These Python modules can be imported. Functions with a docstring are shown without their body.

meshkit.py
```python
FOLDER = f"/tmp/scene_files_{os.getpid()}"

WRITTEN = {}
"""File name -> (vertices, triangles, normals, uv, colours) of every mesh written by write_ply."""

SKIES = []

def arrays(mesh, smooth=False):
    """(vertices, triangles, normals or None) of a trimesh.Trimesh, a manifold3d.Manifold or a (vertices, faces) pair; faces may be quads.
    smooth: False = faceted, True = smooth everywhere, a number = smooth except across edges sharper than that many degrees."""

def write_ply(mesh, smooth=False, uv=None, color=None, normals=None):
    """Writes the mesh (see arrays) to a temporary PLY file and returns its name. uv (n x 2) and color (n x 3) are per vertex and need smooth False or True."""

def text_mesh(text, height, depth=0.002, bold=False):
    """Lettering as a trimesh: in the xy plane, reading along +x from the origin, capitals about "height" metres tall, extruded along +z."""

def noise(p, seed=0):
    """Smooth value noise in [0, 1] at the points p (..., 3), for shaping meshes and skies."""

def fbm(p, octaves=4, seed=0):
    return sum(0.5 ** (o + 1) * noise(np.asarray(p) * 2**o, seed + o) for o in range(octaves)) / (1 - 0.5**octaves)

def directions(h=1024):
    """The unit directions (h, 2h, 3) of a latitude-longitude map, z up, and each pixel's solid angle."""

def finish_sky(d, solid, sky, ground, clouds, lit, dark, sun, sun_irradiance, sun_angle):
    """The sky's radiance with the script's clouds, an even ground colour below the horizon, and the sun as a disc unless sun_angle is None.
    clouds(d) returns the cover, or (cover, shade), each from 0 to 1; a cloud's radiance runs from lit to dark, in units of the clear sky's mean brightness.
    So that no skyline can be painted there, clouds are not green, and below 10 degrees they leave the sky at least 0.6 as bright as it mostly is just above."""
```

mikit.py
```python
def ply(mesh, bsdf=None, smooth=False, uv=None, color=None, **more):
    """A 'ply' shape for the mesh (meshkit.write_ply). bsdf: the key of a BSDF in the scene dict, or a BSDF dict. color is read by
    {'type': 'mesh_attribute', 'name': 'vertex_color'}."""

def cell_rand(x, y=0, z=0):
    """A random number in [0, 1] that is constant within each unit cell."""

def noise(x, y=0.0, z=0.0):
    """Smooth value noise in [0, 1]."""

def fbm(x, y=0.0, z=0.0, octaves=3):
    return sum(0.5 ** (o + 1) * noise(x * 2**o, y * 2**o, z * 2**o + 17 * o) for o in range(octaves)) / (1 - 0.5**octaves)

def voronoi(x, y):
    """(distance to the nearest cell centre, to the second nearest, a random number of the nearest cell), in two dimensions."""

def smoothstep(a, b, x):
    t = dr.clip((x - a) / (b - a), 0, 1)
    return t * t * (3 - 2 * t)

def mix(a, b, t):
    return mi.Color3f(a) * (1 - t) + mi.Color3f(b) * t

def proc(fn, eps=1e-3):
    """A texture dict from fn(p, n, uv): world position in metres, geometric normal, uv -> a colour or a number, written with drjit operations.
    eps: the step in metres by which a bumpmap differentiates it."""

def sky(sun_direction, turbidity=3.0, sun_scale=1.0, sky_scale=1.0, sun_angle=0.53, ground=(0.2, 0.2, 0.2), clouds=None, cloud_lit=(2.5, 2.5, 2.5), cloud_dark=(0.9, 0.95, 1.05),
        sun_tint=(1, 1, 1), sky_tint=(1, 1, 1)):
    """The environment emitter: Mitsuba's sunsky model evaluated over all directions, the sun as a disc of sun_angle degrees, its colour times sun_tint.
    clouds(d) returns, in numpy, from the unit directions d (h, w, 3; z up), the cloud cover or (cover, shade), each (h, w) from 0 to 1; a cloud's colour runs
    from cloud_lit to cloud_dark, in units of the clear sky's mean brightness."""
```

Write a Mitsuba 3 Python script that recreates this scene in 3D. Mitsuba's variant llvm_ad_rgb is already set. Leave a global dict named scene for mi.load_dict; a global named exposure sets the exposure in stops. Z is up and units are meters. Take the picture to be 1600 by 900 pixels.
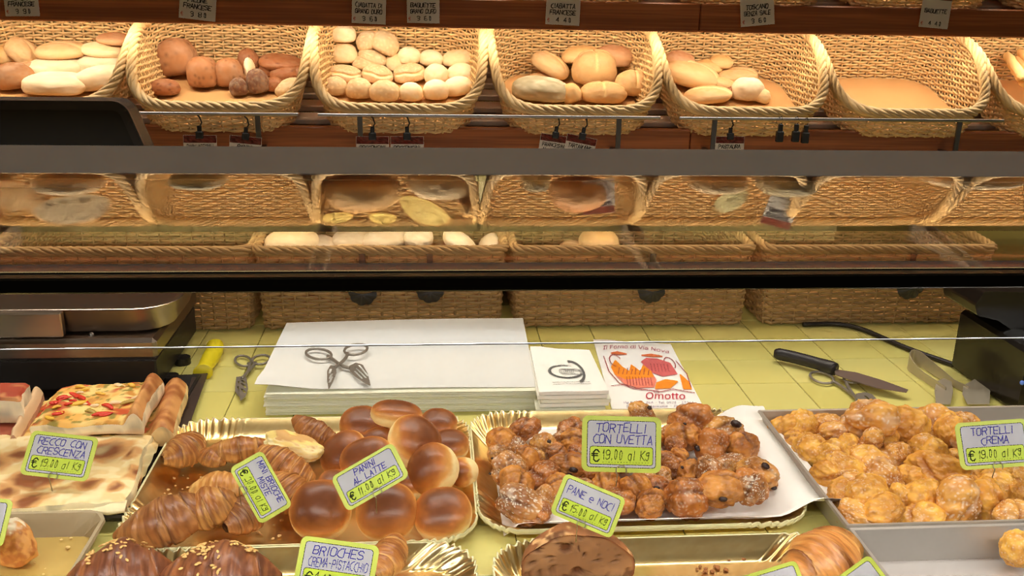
import math, numpy as np, trimesh, mitsuba as mi, mikit, meshkit
from shapely.geometry import Polygon, box as sbox, LineString
from shapely import affinity

# ------------------------------------------------------------------ camera, light, exposure
F_PX, PITCH, YAW, ROLL = 1482.06, .3131, .0905, .0216
CAM = np.array([0, 0, 1.5161])
FWD = np.array([math.sin(YAW)*math.cos(PITCH), math.cos(YAW)*math.cos(PITCH), -math.sin(PITCH)])
_R0 = np.array([math.cos(YAW), -math.sin(YAW), 0]); _U0 = np.cross(_R0, FWD)
RGT = _R0*math.cos(ROLL) + _U0*math.sin(ROLL); UPV = _U0*math.cos(ROLL) - _R0*math.sin(ROLL)
exposure = 0.1
SHELF_LIGHT = (10.0, 8.5, 6.1)
CEIL_LIGHT = (16.0, 15.4, 13.8)
CASE = 5.0  # strength of the added fill lamp under the front bar

T4 = mi.ScalarTransform4f
scene, labels = {}, {}
_m = np.eye(4); _m[:3, 0] = -RGT; _m[:3, 1] = UPV; _m[:3, 2] = FWD; _m[:3, 3] = CAM
scene['camera'] = {'type': 'perspective', 'fov': math.degrees(2*math.atan(800/F_PX)), 'fov_axis': 'x', 'near_clip': .02, 'far_clip': 50.0, 'to_world': T4(_m)}

# ------------------------------------------------------------------ helpers
def ray(u, v):
    d = FWD + RGT*(u-800)/F_PX - UPV*(v-450)/F_PX
    return d/np.linalg.norm(d)
def onz(u, v, z): d = ray(u, v); return CAM + d*((z-CAM[2])/d[2])
def onY(u, v, Y): d = ray(u, v); return CAM + d*(Y/d[1])
ZG = 1.36                                                   # height of the glass top
def mir(u, v, Y):                                           # what the glass top shows at a pixel, at depth Y
    d = ray(u, v); p = CAM + d*((ZG-CAM[2])/d[2]); d = d*[1, 1, -1]; return p + d*((Y-p[1])/d[1])
def ppm(p): return F_PX/float((np.asarray(p)-CAM) @ FWD)    # pixels per metre at a point
def lin(c):
    c = np.asarray(c, float)/255
    return np.where(c <= .04045, c/12.92, ((c+.055)/1.055)**2.4)
def sstep(a, b, x): t = np.clip((x-a)/(b-a), 0, 1); return t*t*(3-2*t)
def mixc(a, b, t): return np.asarray(a)*(1-t[:, None]) + np.asarray(b)*t[:, None]

_vc = {'type': 'mesh_attribute', 'name': 'vertex_color'}
def pr(key, rough, spec=.5, metallic=0., **k):
    scene[key] = {'type': 'twosided', 'b': {'type': 'principled', 'base_color': _vc, 'roughness': rough, 'specular': spec, 'metallic': metallic, **k}}
pr('matte', .8, .25); pr('crust', .55, .35); pr('satin', .42, .5); pr('oily', .42, .45); pr('glossy', .2, .5); pr('glazed', .36, .5); pr('eggwash', .36, .5)
pr('steel', .3, .5, 1.); pr('foil', .26, .5, 1.); pr('alu', .42, .5, .55); pr('tool', .38, .5, .6); pr('tileglaze', .22, .5); pr('paper', .9, .1); pr('brushed', .5, .4, .3)
scene['glass'] = {'type': 'thindielectric', 'int_ior': 1.52}
scene['clearplastic'] = {'type': 'thindielectric', 'int_ior': 1.3}
def _wood(p, n, uv):
    g = mikit.fbm(p.x*3.0, p.y*25.0, p.z*70.0, 3)
    f = mikit.noise(p.x*14.0, p.y*160.0, p.z*420.0)
    return mikit.mix([float(c) for c in lin((126, 70, 40))], [float(c) for c in lin((164, 98, 56))], mikit.smoothstep(.3, .75, g*.75+f*.25))
scene['wood'] = {'type': 'twosided', 'b': {'type': 'principled', 'base_color': mikit.proc(_wood), 'roughness': .5, 'specular': .4}}

def shp(mesh, mat, color=(128, 128, 128), smooth=False):
    """The shape dict; color: sRGB 0..255 or an n x 3 array of linear colours per vertex."""
    if isinstance(mesh, tuple): mesh = trimesh.Trimesh(mesh[0], mesh[1], process=False)
    color = np.asarray(color, float)
    if color.ndim == 1:
        if smooth not in (True, False): mesh = trimesh.graph.smooth_shade(mesh, angle=math.radians(smooth), facet_minarea=None); smooth = True
        color = np.tile(lin(color), (len(mesh.vertices), 1))
    return mikit.ply(mesh, mat, smooth=smooth, color=np.clip(color, 0, 1))
def XF(pos=(0, 0, 0), yaw=0, rx=0, ry=0, s=1.):
    return T4().translate(list(map(float, pos))).rotate([0, 0, 1], yaw).rotate([0, 1, 0], ry).rotate([1, 0, 0], rx).scale(s if not np.isscalar(s) else float(s))
def basis(pos, x, y, z):
    m = np.eye(4); m[:3, 0] = x; m[:3, 1] = y; m[:3, 2] = z; m[:3, 3] = pos; return T4(m)
_used = {}
def nk(base):
    n = _used.get(base, -1) + 1; _used[base] = n
    return base if n == 0 else f'{base}_{n:03d}'
def put(key, shape, M=None): scene[key] = dict(shape) if M is None else {**shape, 'to_world': M}; return key
def lab(key, label, cat=None, group=None, kind=None):
    d = {'label': label}
    if cat: d['category'] = cat
    if group: d['group'] = group
    if kind: d['kind'] = kind
    labels[key] = d; return key
def thing(base, label, cat, group=None): return lab(nk(base), label, cat, group)
def part(th, name, shape, M=None, label=None, kind=None):
    k = nk(th + '__' + name); put(k, shape, M)
    if label or kind: labels[k] = {**({'label': label} if label else {}), **({'kind': kind} if kind else {})}
    return k
def cat(ms): return trimesh.util.concatenate(ms)
def bx(x0, x1, y0, y1, z0, z1): m = trimesh.creation.box((x1-x0, y1-y0, z1-z0)); m.apply_translation(((x0+x1)/2, (y0+y1)/2, (z0+z1)/2)); return m
def bev(x0, x1, y0, y1, z0, z1, r):
    """A box with chamfered edges."""
    P = []
    for x, sx in ((x0, 1), (x1, -1)):
        for y, sy in ((y0, 1), (y1, -1)):
            for z, sz in ((z0, 1), (z1, -1)): P += [(x+sx*r, y+sy*r, z), (x+sx*r, y, z+sz*r), (x, y+sy*r, z+sz*r)]
    return trimesh.convex.convex_hull(np.array(P))
def rrect(w, h, r, n=6): return sbox(-w/2+r, -h/2+r, w/2-r, h/2-r).buffer(r, quad_segs=n)
def ext(poly, d, z=0.):
    m = cat([trimesh.creation.extrude_polygon(g, d, engine='earcut') for g in getattr(poly, 'geoms', [poly])]); m.apply_translation((0, 0, z)); return m
def tube(P, r, n=6, closed=False, flat=1., cap=True):
    """A tube along the points P; r: number or array; flat: ratio of the second half-axis."""
    P = np.asarray(P, float); N = len(P); r = np.broadcast_to(np.asarray(r, float), (N,))
    t = (np.roll(P, -1, 0)-np.roll(P, 1, 0)) if closed else np.gradient(P, axis=0)
    t /= np.linalg.norm(t, axis=1, keepdims=True)+1e-12
    up = np.array([0, 0, 1.]) if np.abs(t[:, 2]).mean() < .8 else np.array([1., 0, 0])
    a = np.cross(t, up); a /= np.linalg.norm(a, axis=1, keepdims=True)+1e-12; b = np.cross(a, t)
    ph = np.arange(n)*2*np.pi/n
    V = P[:, None] + r[:, None, None]*(np.cos(ph)[None, :, None]*a[:, None]*flat + np.sin(ph)[None, :, None]*b[:, None])
    i = np.arange(N if closed else N-1)[:, None]; j = np.arange(n)[None]
    A = i*n+j; B = i*n+(j+1) % n; C = ((i+1) % N)*n+(j+1) % n; D = ((i+1) % N)*n+j
    F = np.concatenate([np.stack([A, C, B], -1).reshape(-1, 3), np.stack([A, D, C], -1).reshape(-1, 3)])
    V = V.reshape(-1, 3)
    if cap and not closed:
        k = len(V); V = np.vstack([V, P[:1], P[-1:]]); jj = np.arange(n)
        F = np.vstack([F, np.stack([jj, (jj+1) % n, jj*0+k], 1), np.stack([(N-1)*n+(jj+1) % n, (N-1)*n+jj, jj*0+k+1], 1)])
    return trimesh.Trimesh(V, F, process=False)
def grid(nu, nv, fn, wrap=False):
    """A sheet of (nu+1) x (nv+1) points fn(u, v), u and v from 0 to 1."""
    U, V = np.meshgrid(np.linspace(0, 1, nu+1), np.linspace(0, 1, nv+1), indexing='ij')
    P = fn(U.ravel(), V.ravel()); i, j = np.meshgrid(np.arange(nu), np.arange(nv), indexing='ij')
    a = (i*(nv+1)+j).ravel(); b = a+1; c = a+nv+2; d = a+nv+1
    return trimesh.Trimesh(P, np.vstack([np.stack([a, d, c], 1), np.stack([a, c, b], 1)]), process=False)
def fbm(p, f, o=3, s=0): return meshkit.fbm(np.asarray(p)*f + 50.0, o, s)
ORD = ['first', 'second', 'third', 'fourth', 'fifth', 'sixth', 'seventh', 'eighth', 'ninth', 'tenth', 'eleventh', 'twelfth', 'thirteenth', 'fourteenth']

# stroke lettering on a 4 x 6 grid
GL = {'A': '002640 1232', 'B': '00063645443303 3342413000', 'C': '4626150402112040', 'D': '00062645412000', 'E': '46060040 0333', 'F': '460600 0333', 'G': '45361605011030414323', 'H': '0006 4046 0343',
 'I': '2026', 'J': '46411001', 'K': '0006 460340', 'L': '060040', 'M': '0006224640', 'N': '00064046', 'O': '160501103041453616', 'P': '00063645443303', 'Q': '160501103041453616 2240', 'R': '00063645443303 2340',
 'S': '453616050413334241301001', 'T': '0646 2620', 'U': '060110304146', 'V': '062046', 'X': '0046 0640', 'Z': '06460040', '0': '2615112031352616', '1': '142620', '2': '051636454440000040', '3': '05163645443313 3342413010',
 '4': '30360242', '5': '46060333424130101', '6': '3616050110304142331302', '7': '064610', '8': '160504133342413010010213 334445361', '9': '011030414536160504133344', '€': '4536261511203041 0434 0333', '.': '2021', '-': '1333', '/': '0046',
 'a': '3414030110203034 3430', 'l': '2620', 'k': '0006 340230', 'g': '35150413333535 3531201001', 'e': '0242433414030110304', 'o': '14030110304143341', 'c': '4334140301103041', 'd': '34140301103036', 'i': '2024', 'n': '0004 03143430', 'r': '0004 0314', 'v': '042044', 't': '26211030 1434'}
def strokes(text, h, lw, jit=0., seed=0, slant=0., adv=.82):
    rng = np.random.default_rng(seed); quads = []; x = 0.; s = h/6
    for ch in text:
        if ch == ' ': x += h*.7; continue
        dy = rng.normal(0, jit*h) if jit else 0
        for st in GL.get(ch, GL.get(ch.upper(), '2026')).split():
            P = np.array([(int(st[i]), int(st[i+1])) for i in range(0, len(st)-1, 2)], float)*s
            if jit: P += rng.normal(0, jit*h*.5, P.shape)
            P[:, 0] = P[:, 0]*.95 + P[:, 1]*slant + x - (s if ch in 'I.1il' else 0); P[:, 1] += dy
            for a, b in zip(P[:-1], P[1:]):
                d = b-a; L = np.linalg.norm(d)
                if L < 1e-9: continue
                d = d/L*lw/2; q = np.array([-d[1], d[0]]); quads.append([a-d-q, b+d-q, b+d+q, a-d+q])
        x += h*adv*(.55 if ch in 'I.1il' else 1)
    V = np.array(quads).reshape(-1, 2); k = np.arange(len(quads))*4
    return V, np.vstack([np.stack([k, k+1, k+2], 1), np.stack([k, k+2, k+3], 1)]), x
def text(txt, h, lw, cx=None, x=None, y=0., z=0., width=None, **k):
    """Flat handwriting; centred on cx or from x; squeezed to width when longer."""
    V, Fc, L = strokes(txt, h, lw, **k)
    sx = min(1, width/L) if width else 1
    V = V.copy(); V[:, 0] *= sx; V[:, 0] += (cx-L*sx/2) if cx is not None else x; V[:, 1] += y
    return trimesh.Trimesh(np.c_[V, np.full(len(V), z)], Fc, process=False)

# ------------------------------------------------------------------ room shell
X0, X1 = -1.75, 2.05
def struct(key, mesh, mat, color, label): put(key, shp(mesh, mat, color)); lab(key, label, kind='structure')
struct('floor', bx(-4, 4, -3.2, 2.3, -.05, 0), 'satin', (95, 80, 66), 'dull brown shop floor in front of the counter')
struct('ceiling', bx(-4, 4, -3.2, 2.3, 2.9, 2.95), 'matte', (190, 180, 160), 'off white shop ceiling')
struct('wall_left', bx(-4.05, -4, -3.2, 2.3, 0, 2.9), 'matte', (150, 135, 110), 'beige wall on the left of the shop')
struct('wall_right', bx(4, 4.05, -3.2, 2.3, 0, 2.9), 'matte', (150, 135, 110), 'beige wall on the right of the shop')
struct('wall_front', bx(-4, 4, -3.25, -3.2, 0, 2.9), 'matte', (110, 95, 78), 'dim wall behind the customers')
WY = 2.05                                                   # face of the tiled back wall
struct('wall_back', bx(-4, 4, WY+.004, WY+.1, 0, 2.9), 'matte', (120, 112, 62), 'back wall of pale yellow green tiles with dark joints')
TP = .069
_tw = [shp(bev(-TP/2+.0007, TP/2-.0007, -.004, .004, -TP/2+.0007, TP/2-.0007, .0012), 'tileglaze', c) for c in ((206, 203, 142), (200, 198, 136), (211, 207, 148))]
rng = np.random.default_rng(5)
for i in range(-18, 23):
    for j in range(-2, 1): part('wall_back', 'tile', _tw[rng.integers(3)], XF((-.651+TP*(i+.5)-.002, WY, 1.748+TP*(j+.5))))
for gx in (-.47, -.2, .1, .4, .69, .98):
    for j in range(-6, -2): part('wall_back', 'tile', _tw[rng.integers(3)], XF((-.651+TP*(round((gx+.651)/TP)+.5)-.002, WY, 1.748+TP*(j+.5))))

# ------------------------------------------------------------------ counter of yellow tiles
CZ = .9
ct = thing('counter', 'serving counter covered with square yellow glazed tiles, under all the trays', 'counter')
part(ct, 'base', shp(bx(X0, X1, .5, 2.04, .05, CZ-.004), 'matte', (96, 90, 46)))
part(ct, 'grout', shp(bx(X0, X1, .5, 2.04, CZ-.004, CZ-.0016), 'matte', (104, 96, 44)), label='dark recessed joints between the tiles')
_ct = [shp(bev(-.0493, .0493, -.0493, .0493, -.004, 0, .0009), 'tileglaze', c) for c in ((211, 202, 122), (207, 198, 116), (214, 205, 128), (209, 201, 124))]
rng = np.random.default_rng(6)
for r in range(-1, 9):
    y = 1.6843-.1*r-.05
    hw = .12+.62*y
    for c in range(-14, 12):
        x = .4977+.1*c+.05
        if -hw-.1 < x < hw+.33: part(ct, 'tile', _ct[rng.integers(4)], XF((x, y, CZ), s=(1, 1, 1)))

# ------------------------------------------------------------------ glass guard: top sheet, metal strip, black front bar, front pane
gt = thing('glass_top', 'horizontal glass top over the counter reflecting the baskets above', 'glass top')
part(gt, 'pane', shp((np.array([[-1.5, .51, ZG], [1.7, .51, ZG], [1.7, .79, ZG], [-1.5, .79, ZG]]), np.array([[0, 1, 2], [0, 2, 3]])), 'glass'), label='clear horizontal pane')
part(gt, 'edge_strip', shp(bev(-1.5, 1.7, .790, .925, ZG-.006, ZG, .0012), 'brushed', (60, 59, 57)), label='flat brushed grey metal strip along the rear edge')
part(gt, 'front_bar', shp(bev(-1.5, 1.7, .5, .511, ZG-.0085, ZG+.0003, .001), 'glossy', (12, 13, 11)), label='black bar along the front edge')
part(gt, 'bead', shp(bx(-1.5, 1.7, .509, .511, ZG+.0004, ZG+.001), 'alu', (150, 140, 105)), label='thin pale bead on the black bar')
fp = thing('front_glass', 'upright clear glass pane in front of the pastry trays', 'glass pane')
part(fp, 'pane', shp((np.array([[-1.5, .505, .87], [1.7, .505, .87], [1.7, .505, 1.318], [-1.5, .505, 1.318]]), np.array([[0, 1, 2], [0, 2, 3]])), 'glass'))
part(fp, 'edge', shp(bx(-1.5, 1.7, .5047, .5053, 1.318, 1.3187), 'paper', (245, 245, 235)), label='polished top edge')

# ------------------------------------------------------------------ bread shelves
SY, TILT = 1.6, 18.0                                        # front of the fascias, slope of the slatted decks
_ts, _tc = math.sin(math.radians(TILT)), math.cos(math.radians(TILT))
def shelf(label, zb, zt, front, slats=True, y=SY):
    s = thing('bread_shelf', label, 'shelf')
    for a, b in ((-1.65, .4475), (.449, 1.95)):
        part(s, 'fascia_board', shp(bev(a, b, y, y+.02, zb, zt, .002), 'wood'))
    if slats:
        for k in range(6):
            d = .016+.052*k
            m = bev(-1.65, 1.95, -.014, .014, -.006, .006, .002)
            part(s, 'slat', shp(m, 'satin', (222, 200, 178)), T4().translate([0, y+.012+d*_tc, zt+d*_ts-.018]).rotate([1, 0, 0], TILT))
    return s
s1 = shelf('lower slatted wooden shelf with a brown front board under the row of wicker baskets', 1.232, 1.279, True)
part(s1, 'shade_panel', shp(bx(-1.65, 1.95, SY+.006, SY+.018, 1.098, 1.2315), 'matte', (46, 26, 17)), label='added dark recessed panel standing for the shade below the front board')  # added panel, its dark colour stands for the shade on the lower front
part(s1, 'deck', shp(bx(-1.65, 1.95, SY+.02, WY-.01, 1.155, 1.165), 'wood'))
s2 = shelf('brown wooden shelf above the baskets with handwritten price tags on its front board', 1.441, 1.487, True)
part(s2, 'deck', shp(bx(-1.65, 1.95, SY+.05, WY-.01, 1.478, 1.482), 'wood'))
s3 = shelf('uppermost brown shelf, seen only as its reflection in the glass top', 1.775, 1.83, False, False, 1.62)
part(s3, 'deck', shp(bx(-1.65, 1.95, 1.64, WY-.004, 1.768, 1.786), 'wood'))
for k in range(3): part(s3, 'batten', shp(bev(-1.65, 1.95, 1.70+.1*k, 1.73+.1*k, 1.752, 1.768, .002), 'wood'))
for i, bxx in enumerate((-.884, -.22, .446, 1.122)):
    u = thing('shelf_upright', 'pale slotted metal upright under the uppermost shelf, ' + ('leftmost of the four', 'second of the four from left', 'third of the four from left', 'rightmost of the four')[i], 'upright')
    for sx in (-.014, .014): part(u, 'rail', shp(bx(bxx+sx-.005, bxx+sx+.005, WY-.022, WY-.005, 1.0, 1.766), 'alu', (190, 188, 180)))
    for sx in (-.014, .014):
        pl = Polygon([(0, 0), (0, .06), (.3, .06), (.3, .045), (.22, .035)])
        m = ext(pl, .003); m.apply_transform(np.array([[0, 0, 1, bxx+sx-.0015], [-1, 0, 0, WY-.022], [0, 1, 0, 1.706], [0, 0, 0, 1.]]))
        part(u, 'bracket_arm', shp(m, 'satin', (205, 196, 188)))

# lamps under the shelves (warm tubes behind the front boards)
def lamp(label, y, z, power, x0=-1.6, x1=1.9, hw=.018, tilt=30.):
    k = thing('shelf_lamp', label, 'lamp')
    cq, sq = hw*math.cos(math.radians(tilt)), hw*math.sin(math.radians(tilt))
    v = np.array([[x0, y-cq, z-sq], [x1, y-cq, z-sq], [x1, y+cq, z+sq], [x0, y+cq, z+sq]])
    put(k+'__diffuser', {**shp((v, np.array([[0, 2, 1], [0, 3, 2]])), 'matte', (255, 245, 215)), 'emitter': {'type': 'area', 'radiance': {'type': 'rgb', 'value': [float(c) for c in power]}}})
    part(k, 'housing', shp(bx(x0-.01, x1+.01, y-hw-.003, y+hw+.003, z+sq+.001, z+sq+.008), 'satin', (225, 220, 210)))
SL = np.array(SHELF_LIGHT)
k = thing('added_fill_lamp', 'added slim white fill lamp under the black front bar lighting the pastries', 'lamp')  # fill lamp added to light signs and pastries from the front
v = np.array([[-1.4, .512, 1.350], [1.6, .512, 1.350], [1.6, .532, 1.350], [-1.4, .532, 1.350]])
put(k+'__diffuser', {**shp((v, np.array([[0, 2, 1], [0, 3, 2]])), 'matte', (255, 255, 255)), 'emitter': {'type': 'area', 'radiance': {'type': 'rgb', 'value': [CASE*c for c in CEIL_LIGHT]}}})
part(k, 'housing', shp(bx(-1.41, 1.61, .5115, .5325, 1.3508, 1.3585), 'satin', (20, 20, 20)))
lamp('warm strip lamp behind the front board above the wicker baskets', SY+.056, 1.454, SL*.85, hw=.030, tilt=25.)
lamp('warm strip lamp under the lower shelf above the wicker drawers', SY+.046, 1.132, SL*1.0, tilt=50.)
lamp('warm strip lamp under the uppermost shelf', 1.648, 1.735, SL*np.array([2.2, 2.05, 1.85]), hw=.02, tilt=35.)
for i, (x, y, w, d, pw) in enumerate(((.05, 1.62, 1.3, .10, 1.25), (0, -.9, 1.3, .16, .18))):
    k = thing('ceiling_lamp', 'long flat white ceiling lamp over the ' + ('counter', 'customers')[i], 'lamp')
    v = np.array([[x-w, y-d, 2.885], [x+w, y-d, 2.885], [x+w, y+d, 2.885], [x-w, y+d, 2.885]])
    put(k+'__diffuser', {**shp((v, np.array([[0, 2, 1], [0, 3, 2]])), 'matte', (255, 255, 255)), 'emitter': {'type': 'area', 'radiance': {'type': 'rgb', 'value': [c*pw for c in CEIL_LIGHT]}}})
    part(k, 'frame', shp(bx(x-w-.02, x+w+.02, y-d-.02, y+d+.02, 2.888, 2.899), 'satin', (225, 225, 220)))

# ------------------------------------------------------------------ wicker baskets
def outline(W, D, r, n):
    p = np.array(rrect(W, D, r, 12).exterior.coords)[:-1]
    p = p[np.argsort(np.arctan2(p[:, 1], p[:, 0]))] if False else p
    ls = LineString(np.vstack([p, p[:1]])); s = np.arange(n)/n*ls.length
    q = np.array([ls.interpolate(t).coords[0] for t in s]); q[:, 1] += D/2
    return q
def wicker(W, D, Hf, Hb, r=.05, flare=.025, pitch=.0050, stake=.0175, seed=1, t0=.0, t1=.62, thick=.84, tint=(214, 180, 128)):
    """(weave, rim, board) of a display basket: low at the front, rising along its sides to a high back."""
    rng = np.random.default_rng(seed)
    per = 2*(W+D)-8*r+2*math.pi*r; ns = int(round(per/stake/2))*2; n = ns*2
    top = outline(W, D, r, n); cx = np.array([0, D/2])
    def at(z, off=0.):
        k = 1 - z/max(Hb, .01)
        q = top.copy(); dirs = top-cx; nn = dirs/np.linalg.norm(dirs, axis=1, keepdims=True)
        # inward normals of the outline
        t = np.roll(top, -1, 0)-np.roll(top, 1, 0); nr = np.stack([t[:, 1], -t[:, 0]], 1); nr /= np.linalg.norm(nr, axis=1, keepdims=True)
        nr *= np.sign((nr*nn).sum(1))[:, None]
        return q - nr*(flare*np.asarray(k).reshape(-1, 1)) + nr*np.asarray(off).reshape(-1, 1) if np.ndim(k) else q - nr*(flare*k) + nr*np.asarray(off).reshape(-1, 1)
    H = Hf + (Hb-Hf)*sstep(t0, t1, top[:, 1]/D)
    V, C = [], []
    K = int(Hb/pitch); idx = np.arange(n); Vs = []
    for k in range(K):
        z = pitch*(k+.6)
        ph = np.where(idx % 2 == 0, np.where(((idx//2)+k) % 2 == 0, 1., -1.), 0.)
        jit = rng.normal(0, .0005, n)
        P = np.c_[at(z, .0030*ph), np.full(n, z)+jit]
        ok = H > z+pitch*.8
        tone = rng.uniform(.78, 1.12)
        if ok.all(): runs = [(idx, True)]
        else:
            st = np.nonzero(ok & ~np.roll(ok, 1))[0]; runs = []
            for s0 in st:
                L = 0
                while ok[(s0+L) % n]: L += 1
                if L > 3: runs.append((np.arange(s0, s0+L) % n, False))
        for ii, cl in runs:
            m = tube(P[ii], .0031*thick, 4, closed=cl, flat=.62, cap=False)
            Vs.append(m); tn = np.repeat(tone*(1+rng.normal(0, .09, len(ii))), 4); C.append(tn)
    for j in range(0, n, 2):
        zz = np.linspace(0, H[j]-.004, 4)
        P = np.array([[*at(z)[j], z] for z in zz]); m = tube(P, .0023*thick, 4, cap=False); Vs.append(m); C.append(np.full(len(m.vertices), .85))
    weave = cat(Vs); tn = np.concatenate(C)
    col = lin(tint)*tn[:, None]
    # rim: three twisted strands
    R = []; RC = []
    Pt = np.array([[*at(H[i])[i], H[i]] for i in range(n)])
    L = np.r_[0, np.cumsum(np.linalg.norm(np.diff(np.vstack([Pt, Pt[:1]]), axis=0), axis=1))][:-1]
    turns = round(per/.085)
    tq = np.roll(Pt, -1, 0)-np.roll(Pt, 1, 0); tq /= np.linalg.norm(tq, axis=1, keepdims=True)
    c3 = np.c_[cx[None]-Pt[:, :2], np.zeros(n)]; c3 -= tq*(c3*tq).sum(1)[:, None]; c3 /= np.linalg.norm(c3, axis=1, keepdims=True); b3 = np.cross(tq, c3)
    for q in range(5):
        a = 2*np.pi*(turns*L/(L[-1]+1e-9) + q/5)
        m = tube(Pt + (np.cos(a)[:, None]*c3 + np.sin(a)[:, None]*b3)*.0056, .0043, 5, closed=True); R.append(m); RC.append(np.full(len(m.vertices), (1.0, .84, 1.1, .92, .8)[q]))
    rim = cat(R); rc = lin(tint)*np.concatenate(RC)[:, None]
    ip = Polygon(at(.006)).buffer(-.004).simplify(.001)
    board = ext(ip, .004, .006)
    fx = fbm(board.vertices, 12, 3, seed)
    return shp(weave, 'crust', col), shp(rim, 'crust', rc, True), shp(board, 'matte', (200, 156, 106))
BW, BD = .292, .285
B1 = wicker(BW, BD, .050, .110, seed=1, flare=.027, r=.085)
B2 = wicker(BW, BD, .030, .100, seed=2, flare=.02, r=.07)
BX = [-.640, -.345, -.050, .252, .545, .838, 1.132]
_bn1 = ['of floury flat loaves, leftmost of the row', 'of brown loaves, second from left in the row', 'full of small pale rolls', 'of cross cut loaves, fourth from left in the row', 'half full of pale crusty loaves', 'standing empty with its bare board in view', 'of breadsticks at the right edge of the row']
def frame(x, y, z): return T4().translate([x, y, z]).rotate([1, 0, 0], TILT)
def basket(parts, M, label, group):
    b = thing('wicker_basket', label, 'basket', group)
    part(b, 'weave', parts[0], M, kind='stuff'); part(b, 'rim', parts[1], M, label='twisted wicker rim'); part(b, 'base_board', parts[2], M, label='flat tan board in the bottom')
    return b
for x, nme in zip(BX, _bn1): basket(B1, frame(x, 1.570, 1.262), 'wicker display basket ' + nme, 'wicker baskets on the lower shelf')
_bn2 = ['with a cut grey loaf, leftmost of the mirrored upper row', 'standing empty, second from left of the mirrored upper row', 'with a big round loaf and cut slices in the mirrored upper row', 'with a flat loaf and a small sign in the mirrored upper row', 'with a cut oval loaf in the mirrored upper row', 'with a bare back, second from right of the mirrored upper row', 'at the right end of the mirrored upper row']
for x, nme in zip(BX, _bn2): basket(B2, frame(x-.01, 1.592, 1.478), 'wicker basket ' + nme, 'wicker baskets on the upper shelf')
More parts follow.
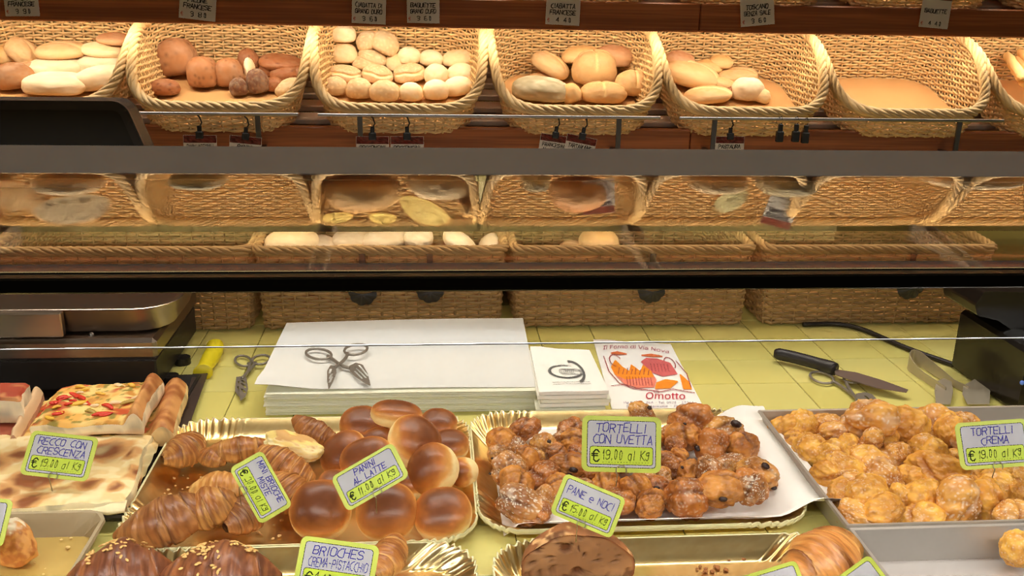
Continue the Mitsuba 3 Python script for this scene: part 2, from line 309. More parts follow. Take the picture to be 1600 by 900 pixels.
# deep wicker drawers at the back of the counter, built without their cabinet
DB = wicker(.448, .33, .150, .158, r=.025, flare=.008, pitch=.0064, stake=.022, seed=3, t0=.06, t1=.55, thick=1.0, tint=(172, 138, 92))
for x0, nme in ((-.77, 'mostly hidden behind the steel scale'), (-.314, 'behind the stack of white paper'), (.149, 'behind the two stacks of paper bags'), (.622, 'behind the black handled knife')):
    b = thing('wicker_drawer', 'deep rectangular wicker drawer on the counter, ' + nme, 'basket', 'wicker drawers on the counter')
    M = XF((x0+.227, 1.648, CZ+.002))
    part(b, 'weave', DB[0], M, kind='stuff'); part(b, 'rim', DB[1], M, label='twisted wicker rim'); part(b, 'base_board', DB[2], M)

# ------------------------------------------------------------------ breads and pastry
_ico = {k: trimesh.creation.icosphere(subdivisions=k) for k in (2, 3, 4)}
def hat(v, s): return v + np.array([13.1, 7.7, 3.3])*((s*37) % 101)
def blob(seed, abc, sub=3, pw=2.2, lump=.08, lf=1.7, fine=.02, ff=6., flat=.5):
    v = _ico[sub].vertices
    p = v/(np.abs(v)**pw).sum(1, keepdims=True)**(1/pw)
    r = 1 + lump*2*(fbm(hat(v*lf, seed), 1, 2)-.5) + fine*2*(fbm(hat(v*ff, seed+7), 1, 3)-.5)
    p = p*r[:, None]
    z = p[:, 2]; p[:, 2] = np.where(z < -flat, -flat+(z+flat)*.3, z)
    return p, v, trimesh.Trimesh(p*np.asarray(abc), _ico[sub].faces, process=False)
KIND = {  # top, side, underside, flour, material
    'pale': ((232, 196, 138), (240, 212, 160), (205, 150, 88), .35, 'matte'), 'fluffy': ((246, 224, 180), (242, 215, 165), (214, 160, 98), .6, 'matte'),
    'seeded': ((206, 172, 122), (222, 188, 136), (180, 128, 74), .3, 'matte'), 'split': ((214, 178, 124), (226, 190, 134), (186, 132, 76), .3, 'matte'),
    'brown': ((172, 104, 56), (188, 118, 66), (146, 84, 44), .12, 'crust'), 'rust': ((160, 88, 44), (176, 100, 52), (130, 72, 38), .1, 'crust'), 'dark': ((112, 70, 52), (124, 78, 56), (92, 54, 38), .25, 'matte'),
    'ciabatta': ((216, 194, 158), (212, 184, 142), (180, 138, 90), .5, 'matte'), 'crusty': ((214, 160, 96), (228, 184, 122), (180, 120, 64), .2, 'crust'), 'golden': ((222, 164, 88), (232, 190, 124), (176, 118, 60), .1, 'crust'),
    'turtle': ((206, 150, 86), (222, 172, 106), (178, 118, 60), .1, 'crust'), 'grey': ((150, 140, 108), (170, 156, 118), (132, 116, 84), .5, 'matte'), 'rosy': ((196, 128, 80), (214, 156, 104), (170, 104, 60), .15, 'crust'),
    'crumb': ((150, 92, 50), (190, 126, 74), (150, 96, 54), .2, 'matte')}
def bread(kind, seed, a, b, c, sub=3):
    base = {'split': 'split'}.get(kind, kind)
    top, side, bot, flour, mat = KIND[base]; top, side, bot = (np.asarray(q)*.76+.24*np.mean(q) for q in (top, side, bot))
    lump = {'ciabatta': .07, 'pale': .05, 'fluffy': .06, 'turtle': .04, 'split': .05, 'brown': .04}.get(kind, .06)
    p, v, m = blob(seed, (a, b, c), sub if kind not in ('turtle', 'split') else 4, 2.5 if kind in ('brown', 'ciabatta', 'grey') else 2.15, lump)
    n1 = fbm(hat(v*2.2, seed+3), 1, 3); n2 = fbm(hat(v*13, seed+5), 1, 3)
    col = mixc(lin(side), lin(top), sstep(.0, .75, v[:, 2]+(n1-.5)*.8))
    col = mixc(col, lin(bot), sstep(-.25, -.6, v[:, 2]))
    col = mixc(col, lin((236, 226, 206)), flour*.8*sstep(.38, .72, n1*.7+n2*.3))
    if kind == 'turtle':
        g = np.minimum(np.abs(np.sin(v[:, 0]*3.1+.2)), np.abs(np.sin(v[:, 1]*3.1+v[:, 0]*.6+.3)))
        k = (1-sstep(.0, .28, g))*sstep(.0, .4, v[:, 2])
        m.vertices = m.vertices*(1-.13*k)[:, None]; col = mixc(col, lin((240, 208, 150)), k*.9)
    if kind == 'split':
        k = (1-sstep(.03, .17, np.abs(v[:, 2]-.28+.07*np.sin(v[:, 0]*5))))*sstep(-.1, -.4, v[:, 1])*sstep(1, .75, np.abs(v[:, 0]))
        m.vertices = m.vertices*(1-.16*k)[:, None]; col = mixc(col, lin((250, 234, 192)), k*.9)
    if kind in ('seeded', 'dark', 'split'): col = mixc(col, lin((250, 232, 190) if kind != 'dark' else (170, 130, 90)), .4*sstep(.55, .75, fbm(hat(v*20, seed+9), 1, 2)))
    if kind in ('rust', 'brown'): col = mixc(col, lin((70, 36, 20)), .5*sstep(.74, .8, fbm(hat(v*11, seed+11), 1, 1)))
    if kind == 'crusty':
        k = (1-sstep(.03, .16, np.abs(v[:, 1]*.8+v[:, 0]*.35)))*sstep(.1, .5, v[:, 2]); m.vertices = m.vertices*(1-.10*k)[:, None]; col = mixc(col, lin((240, 214, 164)), k*.7)
    return shp(m, mat, col*(.94+.12*n2)[:, None], True)

TT = math.tan(math.radians(TILT))
def fill(items, bname, group, what):
    """Breads lying in a basket of the lower shelf: pixel centre and size, kind, lean in degrees, word for its look."""
    rows = []
    for i, it in enumerate(items):
        u, v, w, h, kind = it[:5]; ang = it[5] if len(it) > 5 else 0; look = it[6] if len(it) > 6 else None
        d = ray(u, v); s = -d[2]/d[1]; Y = 1.7
        for _ in range(3):
            c = h/2/ppm(onY(u, v, Y))*.96
            Y = min((1.5161-c*.8-1.262-.011+1.570*TT)/(s+TT), 1.80-w/2/ppm(onY(u, v, Y))*.5)
        rows.append((Y, onY(u, v, Y), w, h, kind, ang, look, i))
    ys = sorted(r[0] for r in rows); n = len(rows); cuts = (ys[n//3], ys[2*n//3]) if n > 5 else (ys[n//2], 9)
    lev = lambda r: 0 if r[0] < cuts[0] else 1 if r[0] < cuts[1] else 2
    names = ('front row', 'middle row', 'back row') if n > 5 else ('front row', 'back row', 'back row')
    for L in range(3):
        for q, r in enumerate(sorted([r for r in rows if lev(r) == L], key=lambda r: r[1][0])):
            Y, P, w, h, kind, ang, look, i = r; k = ppm(P); a, c = w/2/k, h/2/k*.98; b = min(max(a*.8, c*.8), .05)
            sh = bread(kind, i*3+len(bname), a*1.03, b, c*1.05)
            t = lab(nk('bread_roll' if w < 60 else 'bread_loaf'), f'{look or what}, {ORD[q]} from left in the {names[L]} of {bname}', 'bread', group)
            put(t, sh, XF(P, yaw=(i*53 % 23)-11, ry=-ang, rx=-TILT*.0+8))
fill([(5, 88, 38, 34, 'golden'), (35, 82, 52, 40, 'crusty', -38), (97, 80, 78, 28, 'crusty', 3), (165, 79, 70, 24, 'pale', -4), (180, 62, 56, 19, 'rosy', -3), (92, 107, 96, 34, 'ciabatta', 2), (160, 100, 80, 30, 'ciabatta', 3), (88, 132, 98, 32, 'ciabatta', -2), (158, 124, 74, 40, 'ciabatta', 8), (22, 122, 58, 46, 'crumb', 10), (44, 114, 28, 34, 'rosy')],
     'the leftmost basket', 'breads in the leftmost basket', 'floury flat loaf')
fill([(277, 94, 62, 66, 'brown', 10, 'large brown loaf'), (317, 117, 46, 54, 'brown', 0, 'brown loaf'), (358, 117, 42, 50, 'brown', 4, 'brown loaf'), (257, 138, 46, 28, 'rust'), (390, 98, 32, 44, 'rust', 20), (373, 138, 28, 32, 'dark'), (403, 130, 34, 44, 'dark', 12), (391, 112, 16, 42, 'fluffy', 8, 'white cut slice'), (441, 99, 72, 26, 'rust', -6), (424, 110, 38, 28, 'rust'), (447, 116, 50, 30, 'rust', 8), (429, 134, 30, 26, 'rust'), (451, 137, 44, 26, 'seeded', 24), (468, 118, 24, 30, 'rust')],
     'the brown loaf basket', 'breads in the brown loaf basket', 'small rusty brown roll')
fill([(537, 55, 38, 32, 'fluffy'), (538, 86, 40, 36, 'pale'), (575, 66, 36, 34, 'seeded', 20), (601, 70, 44, 40, 'seeded', -25), (582, 90, 44, 26, 'seeded', -20), (572, 99, 44, 26, 'seeded'), (540, 117, 50, 30, 'split', -6), (590, 118, 48, 32, 'split', -10), (617, 100, 30, 32, 'pale'), (639, 89, 36, 30, 'fluffy'), (674, 93, 38, 28, 'fluffy', -8), (717, 92, 50, 28, 'pale', 6), (640, 116, 50, 32, 'split', 8), (682, 118, 38, 36, 'fluffy'), (720, 117, 42, 36, 'fluffy'), (524, 137, 36, 34, 'seeded'), (561, 141, 40, 36, 'seeded'), (601, 145, 46, 38, 'seeded'), (642, 146, 36, 34, 'fluffy'), (681, 143, 40, 36, 'fluffy'), (716, 137, 46, 34, 'fluffy', 10), (736, 106, 22, 20, 'pale')],
     'the roll basket', 'rolls in the full basket', 'small pale roll')
fill([(860, 103, 62, 34, 'crusty', -28, 'crusty tan loaf'), (906, 86, 56, 28, 'golden', 8, 'golden roll'), (929, 110, 70, 64, 'turtle', 0, 'big cross cut loaf'), (958, 90, 60, 38, 'rosy', 0, 'reddish crusty roll'), (985, 95, 34, 36, 'golden', -30, 'golden crusty roll'), (845, 141, 88, 38, 'grey', -4, 'long greyish floured loaf'), (845, 121, 36, 14, 'crusty', 0, 'small crusty roll'), (893, 148, 30, 36, 'golden', 20, 'narrow golden roll'), (943, 146, 72, 36, 'turtle', 0, 'flat cross cut loaf'), (990, 133, 58, 46, 'turtle', -4, 'golden cross cut loaf')],
     'the fourth basket', 'loaves in the fourth basket', 'crusty loaf')
fill([(1062, 95, 46, 30, 'rosy', -10), (1080, 119, 90, 44, 'crusty', -12, 'large oval loaf'), (1126, 98, 38, 24, 'golden'), (1108, 105, 42, 22, 'golden', -6), (1152, 119, 64, 26, 'crusty', 4), (1164, 120, 38, 24, 'ciabatta', -10), (1168, 142, 50, 40, 'ciabatta'), (1187, 150, 34, 26, 'pale', -20), (1106, 149, 74, 26, 'crusty', 6), (1131, 133, 40, 22, 'crusty', -16), (1141, 146, 18, 22, 'rust', -30, 'dark brown loaf wedge')],
     'the half full basket', 'loaves in the half full basket', 'pale crusty loaf')
rng = np.random.default_rng(3)
for i, (u0, v0, u1, v1) in enumerate(((1572, 84, 1600, 124), (1578, 95, 1604, 135), (1586, 90, 1625, 130), (1592, 80, 1640, 118), (1600, 100, 1650, 132))):
    a, b = onY(u0, v0, 1.80), onY(u1, v1, 1.66); t = np.linspace(0, 1, 14)[:, None]
    m = tube(a*(1-t)+b*t + rng.normal(0, .0006, (14, 3)), .0085*np.r_[.5, .9, np.ones(10), .9, .5], 10)
    put(lab(nk('breadstick'), f'long thin pale breadstick, {ORD[i]} from left in the right edge basket', 'breadstick', 'breadsticks in the right edge basket'), shp(m, 'matte', (232, 196, 138), True))
# pale loaves in the drawers, in the gap under the lower shelf
for i, (u, v, w, h, k, ang) in enumerate(((455, 380, 86, 44, 'pale', 4), (498, 388, 54, 34, 'ciabatta', 0), (552, 374, 66, 26, 'ciabatta', 2), (549, 392, 58, 28, 'pale', 0), (603, 376, 78, 34, 'ciabatta', 6), (620, 392, 50, 26, 'pale', 0), (654, 372, 46, 26, 'ciabatta', 0), (660, 392, 44, 26, 'pale', 0), (697, 390, 40, 26, 'pale', 0), (718, 380, 58, 28, 'fluffy', -28), (766, 384, 40, 30, 'fluffy', 38))):
    P = onY(u, v, 1.72+.02*(i % 3)); q = ppm(P)
    put(lab(nk('bread_loaf'), f'pale loaf in the drawer behind the white paper, {ORD[i]} from its left end', 'bread', 'loaves in the drawer behind the paper'), bread(k, 60+i, w/2/q, .05, h/2/q), XF(P, ry=-ang))
for i, (u, v, w, h, k, nme) in enumerate(((936, 378, 62, 40, 'golden', 'pale golden loaf in the drawer behind the paper bags'), (896, 392, 46, 26, 'crusty', 'small crusty roll beside the golden loaf in the drawer behind the bags'))):
    P = onY(u, v, 1.73); q = ppm(P); put(lab(nk('bread_loaf'), nme, 'bread'), bread(k, 80+i, w/2/q, .05, h/2/q), XF(P))

# cut loaves of the upper row (the glass top mirrors them)
def cut_loaf(label, u, v, w, h, Y, crust, crumb, ang=0, yaw=0, seed=0, thick=.04, holes=.6, slice_=False):
    """A half loaf whose cut face looks to the front and slightly down: crust shell and crumb face."""
    P = mir(u, v, Y); q = F_PX/float((np.array([P[0], P[1], 2*ZG-P[2]])-CAM) @ FWD); a, c = w/2/q, h/2/q
    n = 48; th_ = np.arange(n)*2*np.pi/n
    rr = 1+.05*(fbm(np.c_[np.cos(th_), np.sin(th_), th_*0+seed], 2)-.5)*2
    ex = np.c_[a*np.cos(th_)*rr, c*np.where(np.sin(th_) > 0, np.sin(th_), .55*np.sin(th_))*rr]
    def dome(uu, vv):
        ii = np.minimum((uu*n).round().astype(int) % n, n-1); k = np.sqrt(np.clip(1-vv**2, 0, 1))
        return np.c_[ex[ii, 0]*k, vv*thick, ex[ii, 1]*k]
    t = lab(nk('bread_slice' if slice_ else 'cut_loaf'), label, 'bread')
    m = grid(n, 8, dome); nz = fbm(m.vertices, 40, 3, seed)
    M = XF(P, yaw=yaw, ry=-ang)
    part(t, 'crust', shp(m, 'crust', mixc(lin(crust), lin((225, 190, 140)), sstep(.45, .8, nz)), True), M)
    R = 9; ps = [[0, 0, 0]]; fs = []
    pts = np.concatenate([ex*(k/R) for k in range(1, R+1)])
    V = np.vstack([[0, 0], pts]); V3 = np.c_[V[:, 0], np.full(len(V), -.0004), V[:, 1]]
    for j in range(n): fs.append([0, 1+j, 1+(j+1) % n])
    for k in range(R-1):
        for j in range(n):
            A, B = 1+k*n+j, 1+k*n+(j+1) % n; C, D = A+n, B+n; fs += [[A, C, D], [A, D, B]]
    nz = fbm(V3, 90, 2, seed); nz2 = fbm(V3, 160, 1, seed+4)
    hol = sstep(.60, .70, nz)*holes
    V3[:, 1] += .003*hol
    col = mixc(lin(crumb), lin(np.array(crumb)*.62), np.clip(hol+.25*(nz2-.5), 0, 1))
    edge = np.r_[0, np.repeat(np.arange(1, R+1)/R, n)]; col = mixc(col, lin(crust), sstep(.88, .98, edge))
    part(t, 'crumb', shp(trimesh.Trimesh(V3, fs, process=False), 'matte', col, True), M, label='cut face of open crumb')
    return t
cut_loaf('half loaf with a grey cut face in the left basket mirrored in the glass top', 112, 322, 126, 62, 1.72, (196, 150, 100), (176, 164, 144), ang=-8, seed=1)
cut_loaf('wide pale loaf half behind the grey cut loaf, mirrored in the glass top', 20, 300, 110, 60, 1.75, (206, 170, 124), (200, 176, 140), ang=6, seed=2)
for lb, u, v, w, h, Y, kind in (('pale floury loaf under the black display, mirrored in the glass top', 108, 284, 104, 34, 1.68, 'ciabatta'), ('big round floury loaf with a dark hollow, mirrored in the glass top', 566, 298, 122, 66, 1.71, 'crusty'), ('round brown loaf beside the hollow loaf, mirrored in the glass top', 690, 284, 106, 52, 1.71, 'ciabatta'),
    ('wide flat pink crusted loaf mirrored in the middle of the glass top', 905, 300, 96, 62, 1.73, 'rosy'), ('oval pale loaf mirrored in the right half of the glass top', 1120, 284, 90, 34, 1.69, 'ciabatta'), ('small brown loaf at the right end of the basket with cut slices', 728, 320, 26, 34, 1.72, 'golden'),
    ('dark greenish loaf mirrored above the tilted sign', 1230, 286, 92, 40, 1.68, 'grey'), ('flat pale loaf mirrored at the far right of the glass top', 1520, 280, 150, 26, 1.68, 'ciabatta'), ('grey loaf mirrored over the empty left basket', 310, 280, 86, 24, 1.66, 'grey'), ('grey loaf mirrored left of the flat pink loaf', 836, 282, 44, 30, 1.68, 'grey')):
    P = mir(u, v, Y); q = F_PX/float((np.array([P[0], P[1], 2*ZG-P[2]])-CAM) @ FWD)
    put(lab(nk('bread_loaf'), lb, 'bread'), bread(kind, int(u), w/2/q, .055, h/2/q, 4), XF(P))
cut_loaf('small bread slice with yellow crumb, left of two under the hollow loaf', 527, 338, 50, 24, 1.735, (150, 96, 52), (232, 212, 140), ang=-4, seed=5, thick=.03, slice_=True)
cut_loaf('small bread slice with one big hole, right of two under the hollow loaf', 598, 339, 46, 26, 1.735, (150, 96, 52), (236, 216, 140), ang=3, seed=6, thick=.03, slice_=True)
cut_loaf('large cut loaf with yellow crumb under the round brown loaf', 664, 326, 90, 50, 1.74, (160, 104, 58), (234, 218, 150), ang=24, seed=7)
cut_loaf('cut loaf with pale holed crumb mirrored beside the tilted sign', 1141, 310, 60, 44, 1.72, (186, 140, 92), (206, 206, 170), ang=-28, seed=8)

# ------------------------------------------------------------------ trays on the counter
def ring(x0, x1, y0, y1, r, n, off=0.):
    q = rrect(x1-x0, y1-y0, r, 12); q = q.buffer(off) if off else q
    ls = LineString(q.exterior.coords); p = np.array([ls.interpolate(t, normalized=True).coords[0] for t in np.arange(n)/n]); return p + [(x0+x1)/2, (y0+y1)/2]
def foil_tray(label, x0, x1, y0, y1, r=.05, h=.018, wid=.030, seed=0, white=True):
    """A cardboard pastry tray: flat gold floor, flared rim pleated round its corners, cream edge."""
    rng = np.random.default_rng(seed); n = 620
    t = thing('foil_tray', label, 'tray')
    def fr(a): return ring(x0+wid, x1-wid, y0+wid, y1-wid, max(r-wid, .012), n, a)
    base = fr(0.)
    # corner weight: where the outline turns
    tan = np.roll(base, -3, 0)-np.roll(base, 3, 0); ang = np.unwrap(np.arctan2(tan[:, 1], tan[:, 0])); turn = np.abs(np.roll(ang, -6)-np.roll(ang, 6)); turn = np.minimum(turn, 2*np.pi-turn)
    w = sstep(.01, .1, turn); w = np.convolve(np.r_[w[-30:], w, w[:30]], np.ones(41)/41, 'same')[30:-30]; w = sstep(.0, .45, w)
    i = np.arange(n); pl = np.sin(i*2*np.pi/5.0 + 1.2*np.sin(i*.37)) * (.7+.6*rng.random(n))
    S = np.linspace(0, 1, 7); P = []
    cxy = np.array([(x0+x1)/2, (y0+y1)/2])
    for s in S:
        a = fr(wid*s*.98) if s > 0 else base
        # match the ordering (same start) by nearest angle
        if s > 0: a = np.array([a[np.argmin(((a-b)**2).sum(1))] for b in base + (base-cxy)*0]) if False else a
        z = h*(1.25*s**1.5-.25*s**4) + pl*w*.0030*np.sin(np.pi*min(s*.75, 1))
        P.append(np.c_[a + (a-cxy)/np.linalg.norm(a-cxy, axis=1, keepdims=True)*(pl*w*.0012*s)[:, None], CZ+.0012+np.maximum(z, 0)])
    V = np.concatenate([[[*cxy, CZ+.0012]], *P]); Fs = [np.stack([i*0, 1+i, 1+(i+1) % n], 1)]
    for k in range(len(S)-1):
        A = 1+k*n+i; B = 1+k*n+(i+1) % n; C, D = A+n, B+n; Fs += [np.stack([A, C, D], 1), np.stack([A, D, B], 1)]
    m = trimesh.Trimesh(V, np.vstack(Fs), process=False)
    nz = fbm(m.vertices, 120, 2, seed)
    part(t, 'foil', shp(m, 'foil', mixc(lin((248, 224, 166)), lin((228, 192, 122)), nz), True), label='shiny gold foil')
    e = P[-1]; d = (e[:, :2]-cxy); d /= np.linalg.norm(d, axis=1, keepdims=True)
    q = [np.c_[e[:, :2]+d*a, e[:, 2]+b] for a, b in ((0, .0002), (.0022, .0012), (.0026, -.003), (.0004, -.0065), (0, -.002))]
    V = np.concatenate(q); Fs = []
    for k in range(4):
        A = k*n+i; B = k*n+(i+1) % n; C, D = A+n, B+n; Fs += [np.stack([A, C, D], 1), np.stack([A, D, B], 1)]
    part(t, 'edge', shp(trimesh.Trimesh(V, np.vstack(Fs), process=False), 'paper', (226, 220, 176), True), label='cream scalloped edge')
    return t
foil_tray('gold foil tray of croissants and milk buns', -.352, .052, .926, 1.245, seed=1)
foil_tray('gold foil tray under the white paper and the raisin dough balls', .056, .452, .942, 1.252, seed=2)
foil_tray('gold foil tray of sesame pastries at the front edge of the picture', -.335, .046, .60, .921, seed=3)
foil_tray('gold foil tray with the cut walnut loaf at the front edge', .066, .452, .60, .918, seed=4)

def pan(label, x0, x1, y0, y1, h, mat, col, colin=None, lip=.004, slope=.010, r=.0):
    """A metal baking tray: floor, sloping walls and a thin rolled lip."""
    t = thing('baking_tray', label, 'tray'); n = 96
    R = lambda o: ring(x0-o, x1+o, y0-o, y1+o, max(r, .006)+o, n) if r else np.array([(x0-o, y0-o), (x1+o, y0-o), (x1+o, y1+o), (x0-o, y1+o)], float)
    loops = [(R(-slope), CZ+.0025), (R(0), CZ+h), (R(lip), CZ+h+.0006), (R(lip+.0008), CZ+h-.003), (R(.0012), CZ+h-.0035), (R(-slope+.0012), CZ+.0008)]
    V = np.concatenate([np.c_[a, np.full(len(a), z)] for a, z in loops]); k = len(loops[0][0]); i = np.arange(k); Fs = []
    for L in range(len(loops)-1):
        A = L*k+i; B = L*k+(i+1) % k; C, D = A+k, B+k; Fs += [np.stack([A, C, D], 1), np.stack([A, D, B], 1)]
    part(t, 'wall', shp(trimesh.Trimesh(V, np.vstack(Fs), process=False), mat, col))
    part(t, 'bottom', shp(ext(Polygon(R(-slope)), .0017, CZ+.0008), mat, colin if colin is not None else col))
    return t
pan('large aluminium tray heaped with sugared cream dough balls', .470, 1.01, .902, 1.196, .040, 'alu', (176, 168, 158))
pan('aluminium tray at the front right corner with one fried pastry', .472, 1.01, .60, .892, .038, 'alu', (178, 172, 166), (196, 190, 188))
pan('black baking tray under the pizza slices', -.80, -.367, 1.222, 1.42, .012, 'satin', (34, 30, 28))
pan('dark tray under the flat white focaccia', -.80, -.353, 1.005, 1.214, .016, 'satin', (50, 46, 40))
pan('gold lined tray with a rolled rim in the front left corner', -.80, -.372, .60, .990, .028, 'satin', (166, 150, 120), (190, 160, 88), r=.018)
put(lab('paper_sheet', 'white paper lining the large tray of cream dough balls', 'paper'), shp(bx(.484, 1.0, .915, 1.183, CZ+.003, CZ+.0036), 'paper', (232, 230, 226)))
def liner(u, v):
    x = .083 + u*.405; y = .952 + v*.272
    x = x + (v-.5)*-.012*u
    z = CZ+.0045 + .017*sstep(.10, .0, v)*sstep(0, .05, u) + .021*sstep(.79, .93, u) + .012*sstep(.9, 1, v)*sstep(.6, .9, u) + .0022*np.sin(u*23+v*7)*sstep(.6, .9, u)
    return np.c_[x, y, z]
put(lab(nk('paper_sheet'), 'white paper with turned up edges under the raisin dough balls', 'paper'), shp(grid(50, 36, liner), 'paper', (238, 236, 232), True))

# ------------------------------------------------------------------ fried dough balls
def dough(seed, pal, sugar, sub=3):
    rng = np.random.default_rng(seed); v = _ico[sub].vertices
    d = rng.normal(size=3); d /= np.linalg.norm(d); d2 = rng.normal(size=3); d2 /= np.linalg.norm(d2)
    r = np.full(len(v), .3)
    for q in range(4):
        c = rng.normal(size=3); c *= rng.uniform(.22, .46)/np.linalg.norm(c); R_ = rng.uniform(.60, .76) if q else .80
        if q == 0: c *= .3
        cv = v @ c; r = np.maximum(r, cv + np.sqrt(np.maximum(cv**2 - c @ c + R_**2, 1e-4)))
    r = r + .20*(fbm(hat(v*1.6, seed), 1, 2)-.5) + .09*(fbm(hat(v*4, seed+3), 1, 2)-.5)*2 + .05*(fbm(hat(v*9, seed+4), 1, 3)-.5)*2
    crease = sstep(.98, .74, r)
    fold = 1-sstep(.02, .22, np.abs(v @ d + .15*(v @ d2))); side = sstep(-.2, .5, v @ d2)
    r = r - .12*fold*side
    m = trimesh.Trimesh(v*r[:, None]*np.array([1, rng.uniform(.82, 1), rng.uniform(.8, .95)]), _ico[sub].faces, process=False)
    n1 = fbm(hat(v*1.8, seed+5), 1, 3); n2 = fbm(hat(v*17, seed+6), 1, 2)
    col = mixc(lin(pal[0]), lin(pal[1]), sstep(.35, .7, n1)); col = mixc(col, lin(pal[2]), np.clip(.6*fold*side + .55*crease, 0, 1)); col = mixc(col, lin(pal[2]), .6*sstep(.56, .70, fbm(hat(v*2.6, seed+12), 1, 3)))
    col = mixc(col, lin((245, 232, 212)), np.clip(sugar*sstep(.60, .72, n2) + sugar*.5*sstep(.58, .8, fbm(hat(v*2.1, seed+8), 1, 2)), 0, 1))
    return shp(m, 'oily', col, True), r
PAL1 = [((192, 120, 54), (158, 90, 38), (98, 52, 26)), ((206, 138, 60), (174, 104, 42), (108, 60, 28)), ((196, 136, 72), (162, 100, 48), (104, 62, 34)), ((212, 154, 76), (184, 118, 52), (116, 70, 36))]
PAL2 = [((230, 172, 72), (210, 144, 54), (166, 102, 38)), ((238, 186, 84), (218, 156, 60), (176, 112, 44)), ((222, 164, 80), (198, 132, 58), (156, 96, 42))]
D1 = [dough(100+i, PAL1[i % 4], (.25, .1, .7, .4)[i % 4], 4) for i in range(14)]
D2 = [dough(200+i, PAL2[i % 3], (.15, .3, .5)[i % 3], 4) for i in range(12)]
_rz = _ico[2].vertices; _raisin = shp(trimesh.Trimesh(_rz*(1+.25*(fbm(hat(_rz*3, 4), 1, 2)-.5)[:, None]*2), _ico[2].faces, process=False), 'satin', (44, 26, 24), True)
GROW = 1.36
def heap(items, D, floor, base, cat_, group, where, desc, names, raisins=None, lim=(-9, 9, -9, 9)):
    """Balls lying in a heap: pixel centre and size; each starts on the tray's floor and slides along its line of sight until it clears its neighbours."""
    P, Rr, d = [], [], []
    for u, v, w, h in items:
        q = onz(u, v, floor+.015); r = (w*.55+h*.45)/2*GROW/ppm(q); q = onz(u, v, floor+r*.86); P.append(q); Rr.append(r); d.append((CAM-q)/np.linalg.norm(CAM-q))
    P, Rr, d = np.array(P), np.array(Rr), np.array(d); P0 = P.copy()
    for it in range(40):
        for i in range(len(P)):
            D_ = np.linalg.norm(P-P[i], axis=1); D_[i] = 9; j = int(np.argmin(D_/(Rr+Rr[i])))
            if D_[j] < .66*(Rr[i]+Rr[j]):
                k = i if (P[i]-P[j]) @ d[i] > 0 else j
                P[k] += d[k]*.0016
    lift = np.linalg.norm(P-P0, axis=1); P = np.where((lift > .05)[:, None], P0+d*.05, P)
    P[:, 0] = np.clip(P[:, 0], lim[0]+Rr*.92, lim[1]-Rr*.92); P[:, 1] = np.clip(P[:, 1], lim[2]+Rr*.85, lim[3]-Rr*.85)
    order = sorted(range(len(P)), key=lambda i: items[i][1]); nr = len(names); rows = np.array_split(order, nr)
    for L, row in enumerate(rows):
        for q, i in enumerate(sorted(row, key=lambda i: items[i][0])):
            w, h = items[i][2:]; r = Rr[i]; k = i % len(D)
            t = lab(nk(base), f'{desc(i)}, {ORD[q]} from left in the {names[L]} {where}', cat_, group)
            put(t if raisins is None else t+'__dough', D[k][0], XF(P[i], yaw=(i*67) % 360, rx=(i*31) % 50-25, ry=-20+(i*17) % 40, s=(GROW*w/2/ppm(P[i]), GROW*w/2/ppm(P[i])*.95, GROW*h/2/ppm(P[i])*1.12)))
            if raisins is not None:
                for (ru, rv, rs) in raisins.get(i, ()):
                    dd = ray(ru, rv); b = P[i]-CAM; tt = b @ dd; mn = np.linalg.norm(b-dd*tt); tt -= math.sqrt(max((r*.94)**2-mn**2, 1e-6)); part(t, 'raisin', _raisin, XF(CAM+dd*tt, yaw=ru*7 % 180, rx=25, s=(rs/ppm(P[i])/2, rs/ppm(P[i])/2*.8, rs/ppm(P[i])/2*.6)))
TU = [(817, 671, 42, 32), (781, 690, 42, 36), (808, 699, 34, 32), (764, 708, 28, 34), (890, 671, 42, 32), (899, 690, 38, 36), (876, 689, 28, 30), (848, 697, 38, 38), (868, 706, 30, 22), (822, 720, 38, 46), (776, 736, 48, 46), (836, 713, 26, 26), (900, 710, 30, 22), (886, 730, 54, 36),
      (852, 743, 48, 40), (804, 759, 50, 48), (787, 786, 66, 42), (846, 783, 44, 38), (845, 801, 40, 22), (925, 742, 32, 26), (946, 736, 44, 26), (1004, 646, 36, 28), (1082, 657, 58, 50), (1070, 681, 48, 40), (1044, 684, 30, 36), (1131, 672, 58, 36), (1113, 698, 48, 46), (1160, 698, 46, 48),
      (1054, 695, 30, 26), (1061, 709, 24, 16), (1143, 722, 40, 30), (1186, 736, 58, 46), (1044, 728, 40, 42), (1078, 742, 42, 38), (1111, 742, 44, 62), (1141, 742, 26, 42), (1173, 760, 50, 38), (992, 768, 40, 60), (1012, 746, 34, 28), (1033, 746, 32, 24), (1030, 766, 44, 32),
      (1019, 792, 50, 38), (1077, 783, 54, 58), (1144, 791, 64, 40), (1182, 777, 48, 46), (1196, 748, 30, 42), (962, 783, 46, 44), (948, 762, 44, 44), (908, 768, 44, 40), (936, 700, 40, 36), (972, 690, 40, 36), (1010, 690, 40, 36), (930, 672, 36, 30), (968, 668, 36, 28), (1010, 716, 36, 32), (972, 722, 40, 32), (1100, 768, 30, 40), (870, 760, 36, 34)]
